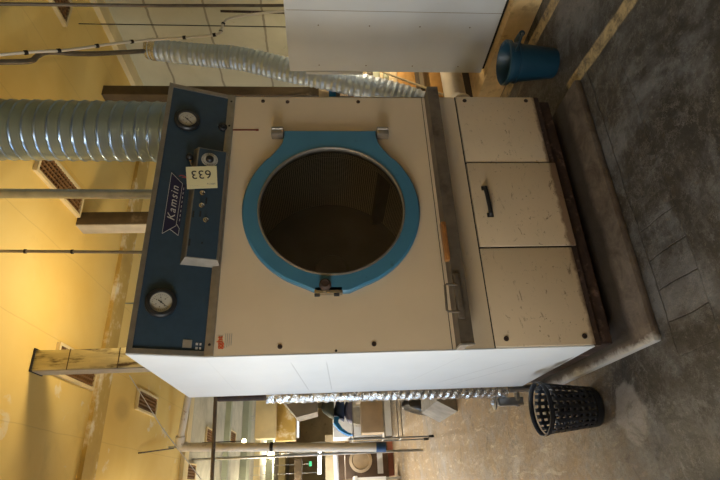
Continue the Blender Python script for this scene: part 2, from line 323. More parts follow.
# ------------------------------------------------------------------ mesh helpers
class MB:
    """collects shapes of one part; build() links them as one object"""
    def __init__(s): s.bm = bmesh.new(); s.mi = 0
    def _add(s, verts, faces, smooth=False):
        vs = [s.bm.verts.new(v) for v in verts]
        for f in faces:
            try:
                fc = s.bm.faces.new([vs[i] for i in f]); fc.smooth = smooth; fc.material_index = s.mi
            except ValueError: pass
        return vs
    def box(s, x0, x1, y0, y1, z0, z1, bev=0.0, tf=None):
        b2 = bmesh.new()
        r = bmesh.ops.create_cube(b2, size=1)
        for v in b2.verts: v.co = Vector(((x0 + x1) / 2 + v.co.x * (x1 - x0), (y0 + y1) / 2 + v.co.y * (y1 - y0), (z0 + z1) / 2 + v.co.z * (z1 - z0)))
        if bev: bmesh.ops.bevel(b2, geom=b2.edges[:], offset=bev, segments=2, affect='EDGES', profile=.6)
        b2.verts.ensure_lookup_table(); b2.verts.index_update()
        s._add([tf @ v.co if tf else v.co for v in b2.verts], [[v.index for v in f.verts] for f in b2.faces]); b2.free(); return s
    def prism(s, pts, d, tf=None):
        """pts in 3D (a planar polygon), extruded by vector d"""
        n = len(pts); d = Vector(d); a = [Vector(p) for p in pts]; bb = [p + d for p in a]
        V = a + bb
        if tf: V = [tf @ v for v in V]
        s._add(V, [list(range(n))[::-1], list(range(n, 2 * n))] + [[i, (i + 1) % n, n + (i + 1) % n, n + i] for i in range(n)]); return s
    def tube(s, path, rad, seg=20, cap=True, ang=None):
        """path: points; rad: number, list or function(i, angle)"""
        P = [Vector(p) for p in path]; n = len(P); rings = []
        t0 = (P[1] - P[0]).normalized(); up = Vector((0, 0, 1)) if abs(t0.z) < .9 else Vector((1, 0, 0))
        a = t0.cross(up).normalized()
        for i in range(n):
            t = (P[min(i + 1, n - 1)] - P[max(i - 1, 0)]).normalized()
            a = (a - t * a.dot(t)).normalized(); b = t.cross(a)
            ring = []
            for k in range(seg):
                th = 2 * PI * k / seg
                r = rad(i, th) if callable(rad) else (rad[i] if isinstance(rad, (list, tuple)) else rad)
                ring.append(s.bm.verts.new(P[i] + (a * math.cos(th) + b * math.sin(th)) * r))
            rings.append(ring)
        for i in range(n - 1):
            for k in range(seg):
                f = s.bm.faces.new([rings[i][k], rings[i][(k + 1) % seg], rings[i + 1][(k + 1) % seg], rings[i + 1][k]]); f.smooth = True; f.material_index = s.mi
        if cap:
            for rg in (rings[0][::-1], rings[-1]):
                f = s.bm.faces.new(rg); f.material_index = s.mi
        return s
    def lathe(s, c, prof, axis=(0, 0, 1), seg=40, close=False, x=None):
        """prof: (radius, height) along the axis from c"""
        ax = Vector(axis).normalized(); u = (Vector(x) if x else (Vector((1, 0, 0)) if abs(ax.x) < .9 else Vector((0, 1, 0))))
        u = (u - ax * u.dot(ax)).normalized(); w = ax.cross(u); c = Vector(c)
        rings = [[s.bm.verts.new(c + ax * h + (u * math.cos(2 * PI * k / seg) + w * math.sin(2 * PI * k / seg)) * max(r, 1e-4)) for k in range(seg)] for r, h in prof]
        pr = list(zip(rings, rings[1:])) + ([(rings[-1], rings[0])] if close else [])
        for A, B in pr:
            for k in range(seg):
                f = s.bm.faces.new([A[k], A[(k + 1) % seg], B[(k + 1) % seg], B[k]]); f.smooth = True; f.material_index = s.mi
        return s
    def build(s, name, m, parent=None, kind=None, smooth_angle=35):
        bmesh.ops.recalc_face_normals(s.bm, faces=s.bm.faces[:])
        me = bpy.data.meshes.new(name); s.bm.to_mesh(me); s.bm.free()
        for k in (m if isinstance(m, (list, tuple)) else [m]): me.materials.append(M[k] if isinstance(k, str) else k)
        me.set_sharp_from_angle(angle=math.radians(smooth_angle))
        o = bpy.data.objects.new(name, me); COL.objects.link(o)
        if parent is not None:
            root = parent; off = Vector((0, 0, 0))
            while root is not None: off += root.location; root = root.parent
            me.transform(Matrix.Translation(-off)); o.parent = parent
        if kind: o['kind'] = kind
        return o

def thing(name, label, cat, loc, group=None):
    o = bpy.data.objects.new(name, None); o.empty_display_size = .1; COL.objects.link(o)
    o.location = loc; o['label'] = label; o['category'] = cat
    if group: o['group'] = group
    return o
def tag(o, label, cat, group=None):
    # give the single-mesh thing an origin on its base
    me = o.data; xs = [v.co for v in me.vertices]
    c = Vector((sum(v.x for v in xs) / len(xs), sum(v.y for v in xs) / len(xs), min(v.z for v in xs)))
    me.transform(Matrix.Translation(-c)); o.location = c
    o['label'] = label; o['category'] = cat
    if group: o['group'] = group
    return o
def copy_tree(o, parent=None):
    c = o.copy(); COL.objects.link(c)
    if parent is not None: c.parent = parent
    for ch in [k for k in bpy.data.objects if k.parent == o]: copy_tree(ch, c)
    return c
def text_mesh(body, size, ext, mt, tf, shear=0.0, sx=1.0, bold=0.0, spacing=1.0):
    cu = bpy.data.curves.new('lettering', 'FONT'); cu.body = body; cu.size = size; cu.extrude = ext; cu.shear = shear; cu.offset = bold
    cu.align_x = 'CENTER'; cu.align_y = 'CENTER'; cu.space_character = spacing
    t = bpy.data.objects.new('lettering', cu); COL.objects.link(t)
    dg = bpy.context.evaluated_depsgraph_get(); me = bpy.data.meshes.new_from_object(t.evaluated_get(dg))
    bpy.data.objects.remove(t); bpy.data.curves.remove(cu)
    me.transform(tf @ Matrix.Diagonal((sx, 1, 1, 1)))
    me.materials.clear(); me.materials.append(M[mt]); return me
def link_mesh(name, me, parent):
    off = Vector((0, 0, 0)); r = parent
    while r is not None: off += r.location; r = r.parent
    me.transform(Matrix.Translation(-off)); o = bpy.data.objects.new(name, me); COL.objects.link(o); o.parent = parent; return o
def frame_tf(origin, xd, yd):
    xd = Vector(xd).normalized(); yd = Vector(yd).normalized(); zd = xd.cross(yd)
    m = Matrix((xd, yd, zd)).transposed().to_4x4(); m.translation = Vector(origin); return m

# ------------------------------------------------------------------ the room
H = 3.40; XR = 3.45; XL = -2.05; YB = -4.4; YF = 26.0
def struct(name, mb, m): 
    o = mb.build(name, m, kind='structure'); return o
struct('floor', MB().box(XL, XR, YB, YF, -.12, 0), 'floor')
struct('ceiling', MB().box(XL, XR, YB, YF, H, H + .15), 'ceiling')
struct('wall_right', MB().box(XR, XR + .2, YB, YF, -.12, H + .15), 'wall')
struct('wall_back', MB().box(XL, XR, YF, YF + .2, -.12, H + .15), 'hallwall')
struct('wall_front', MB().box(XL, XR, YB - .2, YB, -.12, H + .15), 'hallwall')
UNSEEN_WIN = [(-3.9, -2.1), (-1.7, -0.4), (0.2, 2.4), (3.6, 5.8), (7.4, 9.6), (11.2, 13.4), (16, 18.2)]  # windows out of view, spaced and sized to shape the light
w = MB(); z0, z1 = 0.95, 2.05
w.box(XL - .25, XL, YB, YF, -.12, z0); w.box(XL - .25, XL, YB, YF, z1, H + .15)
prev = YB
for a, b in UNSEEN_WIN: w.box(XL - .25, XL, prev, a, z0, z1); prev = b
w.box(XL - .25, XL, prev, YF, z0, z1)
struct('wall_left', w, 'hallwall')
for i, (a, b) in enumerate(UNSEEN_WIN):
    f = MB(); t = .05
    f.box(XL - .16, XL - .08, a, b, z0, z0 + t).box(XL - .16, XL - .08, a, b, z1 - t, z1)
    for k in range(5):
        yy = a + (b - a - t) * k / 4; f.box(XL - .16, XL - .08, yy, yy + t, z0 + t, z1 - t)
    fo = struct('window_%d' % (i + 1), f, 'white_paint')
    MB().box(XL - .125, XL - .115, a + .01, b - .01, z0 + .01, z1 - .01).build('pane', 'pane', fo)
# ceiling beams: ochre one over the machines, cream edge beam, green ones far down
struct('trim_1', MB().box(XL, XR, 2.30, 2.56, H - .035, H + .01), 'beam')
struct('trim_2', MB().box(XL, XR, 5.30, 5.52, H - .05, H + .01), 'beamcream')
for k, (ya, yb, dz, mm) in enumerate([(8.2, 8.35, .10, 'beamgreen'), (10.3, 10.8, .14, 'beamgreen'), (12.6, 12.9, .14, 'beamcream'), (15.5, 16.0, .2, 'beamgreen'), (20, 20.6, .25, 'beamcream')]):
    struct('trim_%d' % (k + 3), MB().box(XL, XR, ya, yb, H - dz, H + .01), mm)
# plinths (raised machine bases)
o = MB().box(-.035, 1.435, -.19, 1.12, 0, .042, .018).build('trim_8', 'plinth', kind='structure')
o = MB().box(2.235, 3.42, -.78, .95, 0, .185, .01).build('trim_9', 'creamkerb', kind='structure')
# wall duct in corner: cream ledge at wall head
struct('trim_10', MB().box(XR - .16, XR, YB, 4.0, H - .05, H + .005), 'beamcream')

# ------------------------------------------------------------------ dryer
W, D, ZB, ZF, ZT, OV = 1.467, .975, .20, 1.948, 2.25, .0943
DX = thing('tumble_dryer', 'large cream industrial tumble dryer with blue round door and dark blue fascia', 'tumble dryer', (W / 2, D / 2, .0425))
SD = Vector((0, -OV, ZT - ZF)).normalized(); FN = Vector((0, SD.z * -1, SD.y))   # along the slope / outward normal
FL = math.hypot(OV, ZT - ZF)
def fp(x, s, h=0.0): return Vector((x, 0, ZF)) + SD * s + FN * h
# front sheet with the round opening
def front_sheet():
    mb = MB(); cx, cz, r, n = .73, 1.387, .375, 96
    outer = []
    x0, x1, zb, zt = 0.0, W, .83, ZF
    for k in range(n):
        th = 2 * PI * k / n; dx, dz = math.cos(th), math.sin(th)
        sc = min(((x1 - cx) / dx if dx > 0 else (x0 - cx) / dx) if abs(dx) > 1e-6 else 9, ((zt - cz) / dz if dz > 0 else (zb - cz) / dz) if abs(dz) > 1e-6 else 9)
        outer.append((cx + dx * sc, cz + dz * sc))
    inner = [(cx + math.cos(2 * PI * k / n) * r, cz + math.sin(2 * PI * k / n) * r) for k in range(n)]
    bm = mb.bm
    A = [bm.verts.new((p[0], 0, p[1])) for p in outer]; B = [bm.verts.new((p[0], 0, p[1])) for p in inner]
    C_ = [bm.verts.new((p[0], .03, p[1])) for p in inner]
    cor = {}
    for k in range(n):
        k2 = (k + 1) % n
        bm.faces.new([A[k], A[k2], B[k2], B[k]]); bm.faces.new([B[k], B[k2], C_[k2], C_[k]])
        a, b = outer[k], outer[k2]
        if abs(a[0] - b[0]) > 1e-5 and abs(a[1] - b[1]) > 1e-5:    # corner triangle
            cxr = x1 if max(a[0], b[0]) > x1 - 1e-4 else x0; czr = zt if max(a[1], b[1]) > zt - 1e-4 else zb
            v = bm.verts.new((cxr, 0, czr)); bm.faces.new([A[k2], A[k], v])
    # lower fixed strip and the area behind the service doors
    mb.box(0, W, 0, .02, .667, .8295); mb.box(.0, W, .012, .03, ZB, .672)
    return mb.build('front_panel', 'cream', DX)
front_sheet()
# side / top / rear sheets
sp = MB(); prof = [(0, ZB), (0, ZF), (-OV, ZT), (D, ZT), (D, ZB)]
sp.prism([(-.004, y, z) for y, z in prof], (.006, 0, 0)); sp.build('side_panel', 'white', DX)
sp = MB(); sp.prism([(W + .001, y, z) for y, z in prof], (-.006, 0, 0)); sp.build('side_panel', 'cream', DX)
MB().box(0, W, -OV + .012, D, ZT - .006, ZT + .001).build('top_panel', 'cream', DX)
MB().box(0, W, D - .006, D + .002, ZB, ZT).build('rear_panel', 'cream', DX)
b = MB().box(.012, W - .012, .02, D - .02, .10, ZB, .004); b.box(.10, W - .10, .11, D - .1, .0425, .10); b.box(0.0, W, -.004, .02, ZB - .03, ZB + .004)
b.build('base_frame', 'rust', DX)
# fascia
mb = MB()
def fbox(mb, x0, x1, s0, s1, h0, h1):
    p = [fp(x0, s0, h0), fp(x1, s0, h0), fp(x1, s1, h0), fp(x0, s1, h0)]
    mb.prism(p, FN * (h1 - h0)); return mb
fbox(mb, .004, W - .004, 0.0, FL - .004, -.004, .001).build('fascia_panel', 'blue', DX)
fr = MB(); e = .022
fbox(fr, 0, W, FL - e, FL, 0.0, .010); fbox(fr, 0, e, .0, FL - e, 0, .008); fbox(fr, W - e, W, .0, FL - e, 0, .008)
fr.box(0, W, -.010, .0, ZF - .035, ZF + .004, .002)
fr.build('fascia_frame', 'alu', DX)
for x in (.11, .62, 1.20, 1.40):
    pass
def disc(mb, c, n, prof, seg=36): return mb.lathe(c, prof, n, seg)
# gauges
for gx, gs in ((1.239, .203), (.226, .207)):
    g = MB(); disc(g, fp(gx, gs, .0), FN, [(.066, 0), (.066, .016), (.060, .024), (.047, .026), (.045, .014), (.0, .014)])
    go = g.build('gauge', 'black', DX)
    f = MB(); disc(f, fp(gx, gs, .0142), FN, [(.0455, 0), (.0455, .002), (0, .002)]); f.build('dial_face', 'dial', go)
    t = MB(); xv = Vector((1, 0, 0))
    for k in range(21):
        th = math.radians(-45 + k * 13.5); dv = xv * math.cos(th) + SD * math.sin(th); pv = xv * -math.sin(th) + SD * math.cos(th)
        L = .010 if k % 4 == 0 else .005; c = fp(gx, gs, .0164)
        t.prism([c + dv * (.038 - L) - pv * .0006, c + dv * .038 - pv * .0006, c + dv * .038 + pv * .0006, c + dv * (.038 - L) + pv * .0006], FN * .0004)
        if k % 4 == 0:
            q = c + dv * .022; t.prism([q - dv * .0022 - pv * .002, q + dv * .0022 - pv * .002, q + dv * .0022 + pv * .002, q - dv * .0022 + pv * .002], FN * .0003)
    t.build('scale_marks', 'ink', go)
    nd = MB(); a = math.radians(232 if gx > 1 else 236); dv = xv * math.cos(a) + SD * math.sin(a); pv = xv * -math.sin(a) + SD * math.cos(a); c = fp(gx, gs, .017)
    nd.prism([c - dv * .016 - pv * .0022, c + dv * .036 - pv * .0005, c + dv * .036 + pv * .0005, c - dv * .016 + pv * .0022], FN * .001)
    disc(nd, c, FN, [(.004, 0), (.004, .003), (0, .003)], 12); nd.build('needle', 'ink', go)
# small round knob/lamp near the strip, screws along the frame
k = MB(); disc(k, fp(1.240, .020, 0), FN, [(.024, 0), (.024, .010), (.018, .016), (.012, .012), (.010, .022), (0, .024)], 24); k.build('indicator_knob', 'black', DX)
for x in (.05, .45, .80, 1.25, 1.42):
    sc = MB(); disc(sc, Vector((x, -.010, ZF - .016)), (0, -1, 0), [(.006, 0), (.005, .002), (0, .003)], 12); sc.build('screw', 'dark', DX)
# red drip mark
d = MB(); d.box(1.225, 1.234, -.0015, .001, 1.775, 1.945); d.box(1.223, 1.235, -.002, .001, 1.775, 1.79); d.build('drip_mark', 'redmark', DX)
# control box
cb = MB(); x0, x1, s0, s1, h = .418, 1.066, -.030, .150, .052
bv = .018
pts0 = [fp(x0, s0), fp(x1, s0), fp(x1, s1), fp(x0, s1)]; pts1 = [fp(x0 + bv, s0 + bv, h), fp(x1 - bv, s0 + bv, h), fp(x1 - bv, s1 - bv, h), fp(x0 + bv, s1 - bv, h)]
cb._add(pts0 + pts1, [[4, 5, 6, 7]] + [[i, (i + 1) % 4, 4 + (i + 1) % 4, 4 + i] for i in range(4)])
cbo = cb.build('control_box', 'alu', DX)
f2 = MB(); fbox(f2, x0 + .022, x1 - .022, s0 + .024, s1 - .024, h - .001, h + .0015).build('box_face', 'blue', cbo)
kn = MB(); disc(kn, fp(0.982, .071, h), FN, [(.040, 0), (.040, .004), (0, .0045)], 36); kn.build('timer_dial', 'dial', cbo)
tm = MB(); xv = Vector((1, 0, 0))
for k in range(24):
    th = 2 * PI * k / 24; dv = xv * math.cos(th) + SD * math.sin(th); pv = xv * -math.sin(th) + SD * math.cos(th); c = fp(0.982, .071, h + .0045)
    tm.prism([c + dv * .030 - pv * .001, c + dv * .037 - pv * .001, c + dv * .037 + pv * .001, c + dv * .030 + pv * .001], FN * .0004)
tm.build('dial_marks', 'ink', cbo)
kn = MB(); disc(kn, fp(0.982, .071, h + .004), FN, [(.020, 0), (.019, .010), (.012, .018), (0, .019)], 28); kn.build('timer_knob', 'black', cbo)
for x, s_ in ((.783, .088), (.713, .085), (.637, .059)):
    sw = MB(); disc(sw, fp(x, s_, h), FN, [(.013, 0), (.013, .004), (.009, .006), (.007, .004), (.006, .016), (0, .018)], 20); sw.build('toggle_switch', 'chrome', cbo)
for x, s_, L in ((.742, .066, .018), (.666, .087, .016), (.661, .118, .018), (.515, .065, .005), (.511, .120, .018)): sl = MB(); fbox(sl, x - L, x + L, s_ - .004, s_ + .004, h, h + .003); sl.build('name_strip', 'black', cbo)
# lever with a black ball above the box
lv = MB(); lv.tube([fp(.962, .152, .004), fp(.978, .162, .02), fp(.996, .168, .03)], .004, 10); lvo = lv.build('lever', 'chrome', DX)
bl = MB(); bl.lathe(fp(.996, .168, .030), [(math.sin(a) * .019, -math.cos(a) * .019) for a in [PI * k / 10 for k in range(11)]], FN, 20); bl.build('ball_knob', 'black', lvo)
# badge
bd = MB(); bt = .006
bd.prism([fp(.563, .244, 0), fp(.612, .188, 0), fp(.847, .184, 0), fp(.902, .242, 0)], FN * bt); bo = bd.build('name_badge', 'navy', DX)
ol = MB()
def fline(mb, a, b_, wd, h0, h1):
    a = Vector(a); b_ = Vector(b_); d = (b_ - a).normalized(); p = Vector((-d.y, d.x)) * wd / 2
    q = [a - p, b_ - p, b_ + p, a + p]; mb.prism([fp(k.x, k.y, h0) for k in q], FN * (h1 - h0))
cs = [(.563, .244), (.612, .188), (.847, .184), (.902, .242)]
for i in range(4): fline(ol, cs[i], cs[(i + 1) % 4], .0018, bt - .001, bt + .001)
tl = [(.590, .211), (.564, .173), (.600, .172), (.622, .186)]
for i in range(len(tl) - 1): fline(ol, tl[i], tl[i + 1], .0018, .001, .004)
for i in range(8):
    x = .640 + i * .025; fline(ol, (x, .176), (x + .012, .1757), .0025, .001, .004)
ol.build('badge_outline', 'silver', bo)
tb = MB(); tb.prism([fp(.590, .211, 0), fp(.564, .173, 0), fp(.620, .170, 0), fp(.846, .169, 0), fp(.846, .186, 0), fp(.612, .190, 0)], FN * .002); tb.build('badge_tail', 'navy', bo)
link_mesh('lettering', text_mesh('Kamsin', .050, .0004, 'silver', frame_tf(fp(.731, .214, bt + .0008), (1, 0, 0), SD), shear=.35, sx=1.10, spacing=1.22), bo)
# small stickers
st = MB(); fbox(st, .035, .070, .060, .098, .001, .003); so = st.build('type_plate', 'alu_bright', DX)
st = MB()
for xx in (.030, .048): fbox(st, xx, xx + .010, .034, .044, .001, .003); fbox(st, xx, xx + .010, .020, .028, .001, .003)
st.build('small_plates', 'silver', DX)
rl = text_mesh('gght', .034, .0004, 'redink', frame_tf((.060, -.002, ZF - .058), (1, 0, 0), (0, 0, 1)), bold=.0008); link_mesh('red_stamp', rl, DX)['label'] = 'small red stamped letters'
gl = MB()
for k in range(4): gl.box(.035 + .004 * k, .10, -.0015, .001, ZF - .082 - k * .009, ZF - .0795 - k * .009)
gl.build('grey_print', 'greyink', DX)
# door
def arc(cx, cz, r, a0, a1, n): return [(cx + math.cos(math.radians(a0 + (a1 - a0) * k / n)) * r, cz + math.sin(math.radians(a0 + (a1 - a0) * k / n)) * r) for k in range(n + 1)]
cx, cz, R, Rg = .727, 1.387, .443, .364
flare = lambda s_: [(1.03, cz + s_ * .318), (1.08, cz + s_ * .282), (1.12, cz + s_ * .258), (1.165, cz + s_ * .248), (1.203, cz + s_ * .248)]
outline = arc(cx, cz, R, 49, 160, 40) + [(.275, cz + .075), (.275, cz - .075)] + arc(cx, cz, R, 200, 311, 40)
outline = outline + flare(-1) + [(1.203, cz - .248 + .496 * k / 16) for k in range(1, 16)] + flare(1)[::-1]
dr = MB(); bm = dr.bm; n = len(outline); ths = [math.atan2(p[1] - cz, p[0] - cx) for p in outline]
inner = [(cx + math.cos(t) * Rg, cz + math.sin(t) * Rg) for t in ths]
yb, yf = -.002, -.034
layers = []
for pts, yy, ins in ((outline, yb, 0), (outline, yf + .008, 0), (outline, yf, .008), (inner, yf, 0), (inner, yb, 0)):
    L = []
    for p in pts:
        d = Vector((cx - p[0], cz - p[1])).normalized() * ins; L.append(bm.verts.new((p[0] + d.x, yy, p[1] + d.y)))
    layers.append(L)
for A, B in zip(layers, layers[1:]):
    for i in range(n): bm.faces.new([A[i], A[(i + 1) % n], B[(i + 1) % n], B[i]])
dro = dr.build('door', 'doorblue', DX)
g = MB(); g.lathe((cx - .006, -.034, cz), [(.367, -.032), (.367, .004), (.361, .006), (.356, .002), (.356, -.034)], (0, -1, 0), 96); g.build('door_rim', 'alu', dro)
g = MB(); g.lathe((cx - .006, -.020, cz), [(.357, 0), (0, 0)], (0, -1, 0), 72); g.build('door_glass', 'glass', dro)
for zz in (1.670, 1.104):
    hb = MB(); hb.box(1.165, 1.215, -.050, -.001, zz - .032, zz + .032, .006); hb.tube([(1.20, -.05, zz - .028), (1.20, -.05, zz + .028)], .007, 12); hb.build('hinge', 'greysteel' if zz < 1 else 'alu', dro)
la = MB(); la.box(.268, .300, -.034, -.004, 1.345, 1.475, .003); la.lathe((.279, -.034, 1.425), [(.008, 0), (.008, .012), (0, .013)], (0, -1, 0), 14); la.build('latch_plate', 'chrome', dro)
la = MB(); la.lathe((.306, -.034, 1.425), [(.026, 0), (.028, .006), (.026, .022), (.017, .030), (.015, .026), (0, .027)], (0, -1, 0), 28); la.build('latch_knob', 'rust', dro)
for z_ in (1.36, 1.45): MB().box(.262, .272, -.03, -.004, z_, z_ + .025, .002).build('latch_catch', 'dark', dro)
# drum behind the door
dm = MB(); dm.lathe((cx, .03, cz), [(.375, 0), (.375, .045), (.50, .05), (.50, .78)], (0, 1, 0), 72); do = dm.build('drum', 'drum', DX)
dm = MB(); dm.lathe((cx, .805, cz), [(.50, 0), (.12, .0), (.10, -.03), (0, -.03)], (0, 1, 0), 60); dm.build('drum_back', 'sheetmetal', do)
for k in range(3):
    th = math.radians(80 + 120 * k); d = Vector((math.cos(th), 0, math.sin(th))); p = Vector((-d.z, 0, d.x)); c = Vector((cx, .1, cz))
    f = MB(); f.prism([c + d * .498 - p * .05, c + d * .498 + p * .05, c + d * .43 + p * .01, c + d * .43 - p * .01], (0, .68, 0)); f.build('drum_lifter', 'sheetmetal', do)
# front bolts
for x, z in ((.035, 1.627), (.035, 1.211), (1.431, 1.76), (1.427, 1.623), (1.43, 1.225)):
    q = MB(); q.lathe((x, 0, z), [(.011, 0), (.011, .003), (.006, .004), (.005, .001), (0, .001)], (0, -1, 0), 16); q.build('bolt', 'rust', DX)
q = MB(); q.lathe((.010, 0, 1.381), [(.006, 0), (.005, .002), (0, .002)], (0, -1, 0), 10); q.build('bolt', 'dark', DX)
# ledge rail
r = MB(); r.prism([(0.0, 0, .842), (0.0, -.088, .842), (0.0, -.088, .782), (0.0, -.084, .782), (0.0, -.084, .837), (0.0, 0, .837)], (W, 0, 0))
r.build('ledge_rail', 'greysteel', DX)
r = MB(); r.prism([(-.003, 0, .846), (-.003, -.091, .846), (-.003, -.091, .778), (-.003, -.06, .81), (-.003, 0, .81)], (.008, 0, 0)); r.build('rail_end', 'alu_bright', DX)
r = MB(); r.box(0, W, -.0015, .002, .858, .861); r.build('tray_gap', 'dark', DX)
r = MB(); r.box(.400, .604, -.094, -.060, .838, .864, .008); r.build('wooden_grip', 'wood', DX)
r = MB(); r.box(.115, .328, -.098, -.086, .810, .838, .004)
r.tube([(.272, -.094, .828), (.274, -.097, .850), (.276, -.098, .874), (.270, -.098, .883), (.153, -.098, .888), (.146, -.098, .882), (.145, -.097, .855), (.145, -.094, .828)], .0055, 10); r.build('tray_handle', 'greysteel', DX)
# service doors
def service(x0, x1, z0, z1, dy, scr, hand=None):
    a = MB(); a.box(x0 + .004, x1 - .004, -.010 - dy, .006, z0, z1, .003); ao = a.build('access_panel', 'cream', DX)
    for x, z in scr:
        q = MB(); q.lathe((x, -.010 - dy, z), [(.012, 0), (.012, .003), (.006, .004), (.005, .001), (0, .001)], (0, -1, 0), 16); q.build('bolt', 'rust', ao)
    return ao
service(0.0, .498, .198, .662, 0, [(.040, .61), (.042, .243)])
mid = service(.500, 1.004, .172, .660, .004, [])
service(1.006, W, .200, .660, 0, [(1.434, .612), (1.436, .250)])
hd = MB(); hd.box(.825, .850, -.020, -.012, .572, .606, .004); hd.box(.665, .690, -.020, -.012, .566, .600, .004)
hd.tube([(.838, -.016, .589), (.834, -.030, .589), (.80, -.034, .588), (.72, -.034, .585), (.682, -.030, .583), (.678, -.016, .583)], .0105, 12); hd.build('handle', 'black', mid)
gp = MB(); gp.box(.0, W, -.002, .004, .662, .666); gp.box(.496, .503, -.006, .002, .19, .665); gp.box(1.003, 1.007, -.006, .002, .19, .665); gp.build('panel_gaps', 'dark', DX)

# number card hung sideways on a red string
card = thing('number_card', 'yellowed paper card numbered 633 on the dryer control box', 'card', tuple(fp(.91, .02, .058)))
cm = MB(); ctf = lambda x, s_, h: fp(x, s_, h)
cm.prism([fp(.820, .020, .060), fp(.948, .035, .060), fp(.912, .179, .060), fp(.788, .160, .060)], FN * .0015); cm.build('paper', 'card', card)
xd = (fp(.850, .170, .06) - fp(.884, .0275, .06)).normalized()
ydir = FN.cross(xd)
def card_txt(body, size, x, s_, mt, bold=0.0, sx=1.0):
    return text_mesh(body, size, .0003, mt, frame_tf(fp(x, s_, .0620), xd, ydir), bold=bold, sx=sx)
link_mesh('number', card_txt('633', .068, .884, .104, 'ink', .0000, .98), card)
link_mesh('small_print', card_txt('MM/16', .014, .838, .052, 'greyink'), card)
link_mesh('small_print', card_txt('- - - - -', .014, .810, .130, 'greyink'), card)
tg = MB(); tg.tube([fp(.850, .166, .061), fp(.860, .178, .045), fp(.872, .184, .03), fp(.880, .190, .012)], .0011, 8)
tg.tube([fp(.850, .164, .061), fp(.866, .182, .05), fp(.880, .196, .03), fp(.884, .205, .012)], .0010, 8); tg.build('string', 'redthread', card)

# lamp on a slim stand behind the dryer, out of sight behind the fascia
lt = thing('unseen_lamp', 'small flat unseen lamp on a slim stand behind the tumble dryer', 'lamp', (.70, 1.20, 0))
MB().box(.60, .80, 1.13, 1.27, 2.30, 2.35, .006).build('housing', 'unseen_lampbody', lt)
MB().box(.61, .79, 1.14, 1.26, 2.35, 2.356).build('lamp_glass', glow('work_lamp_glass', (1, .8, .5), 6), lt)
MB().tube([(.70, 1.20, .02), (.70, 1.20, 2.30)], .012, 10).build('stand_pole', 'black', lt)
MB().lathe((.70, 1.20, .0), [(0, 0), (.10, 0), (.10, .02), (0, .03)], (0, 0, 1), 24).build('stand_foot', 'black', lt)

# ------------------------------------------------------------------ ducts and pipes round the dryer
def seg_path(a, b, n): a = Vector(a); b = Vector(b); return [a.lerp(b, i / n) for i in range(n + 1)]
def smooth_path(pts, n=10):
    P = [Vector(p) for p in pts]; P = [P[0]] + P + [P[-1]]; out = []
    for i in range(1, len(P) - 2):
        for k in range(n):
            t = k / n; a, b, c, d = P[i - 1], P[i], P[i + 1], P[i + 2]
            out.append(.5 * ((2 * b) + (-a + c) * t + (2 * a - 5 * b + 4 * c - d) * t * t + (-a + 3 * b - 3 * c + d) * t ** 3))
    out.append(P[-2]); return out
N = 300; A0, A1 = (1.375, .205, ZT + .001), (1.415, .232, H + .04); LL = (Vector(A1) - Vector(A0)).length
def rid(i, th):
    s_ = i / N * LL; f = (s_ / .068 + th / (2 * PI)) % 1.0
    return .170 + (.006 * math.exp(-((f - .5) / .07) ** 2)) + .0012 * math.exp(-((f - .25) / .05) ** 2) + .0012 * math.exp(-((f - .75) / .05) ** 2)
du = MB(); du.tube(seg_path(A0, A1, N), rid, 56); tag(du.build('exhaust_duct', 'duct'), 'wide ribbed spiral metal duct rising from the dryer roof to the ceiling', 'duct')
p = MB(); P0, P1 = Vector((1.07, .40, ZT - .002)), Vector((1.10, .42, H + .03))
po = thing('steel_pipe', 'dull silver pipe standing upright between the spiral duct and the square brown post', 'pipe', P0)
MB().tube([P0, P1], .0285, 24).build('pipe_body', 'galv', po)
MB().tube([P0.lerp(P1, .935), P0.lerp(P1, .985)], .0335, 24).build('collar', 'alu_bright', po)
co = thing('conduit', 'thin clipped grey conduit rising in front of the yellow ceiling above the fascia', 'conduit', (.745, .52, ZT))
C0, C1 = Vector((.745, .52, ZT - .002)), Vector((.797, .567, H + .03))
MB().tube([C0, C1], .009, 12).build('conduit_tube', 'alu', co)
for f_ in (.55, .78, .945): MB().tube([C0.lerp(C1, f_ - .005), C0.lerp(C1, f_ + .005)], .013, 12).build('clip', 'dark', co)
# posts between floor and ceiling
po = thing('square_post', 'square cream peeling post with black stains standing behind the dryer by its white side', 'post', (.33, 1.36, 0))
mb = MB(); mb.box(.262, .398, 1.30, 1.44, 0, H, .006); mb.build('post_shaft', 'postcream', po)
MB().box(.256, .262, 1.305, 1.435, 0, H).build('daylit_side', 'postdaylit', po)  # plate paints the daylight on this side of the post
mb = MB(); mb.box(.252, .41, 1.288, 1.455, H - .012, H - .0005, .004); mb.build('burnt_collar', 'dark', po)
for zz in (3.16, 2.83): MB().box(.2605, .3995, 1.2985, 1.4415, zz, zz + .006).build('seam_band', 'postbrown', po)
po = thing('square_post', 'square brown steel post, its daylit side painted pale grey, behind the middle of the dryer', 'post', (1.50, 1.49, 0))
MB().box(1.440, 1.552, 1.44, 1.59, 0, H, .004).build('post_shaft', 'postbrown', po)
MB().box(1.433, 1.440, 1.442, 1.588, 0, H).build('daylit_side', 'postdaylit', po)  # pale plate stands for the daylight on this face
po = MB().box(2.715, 2.82, 1.36, 1.48, 0, H, .004); tag(po.build('square_post', 'postbrown'), 'square dark brown post close to the pale green wall', 'post')
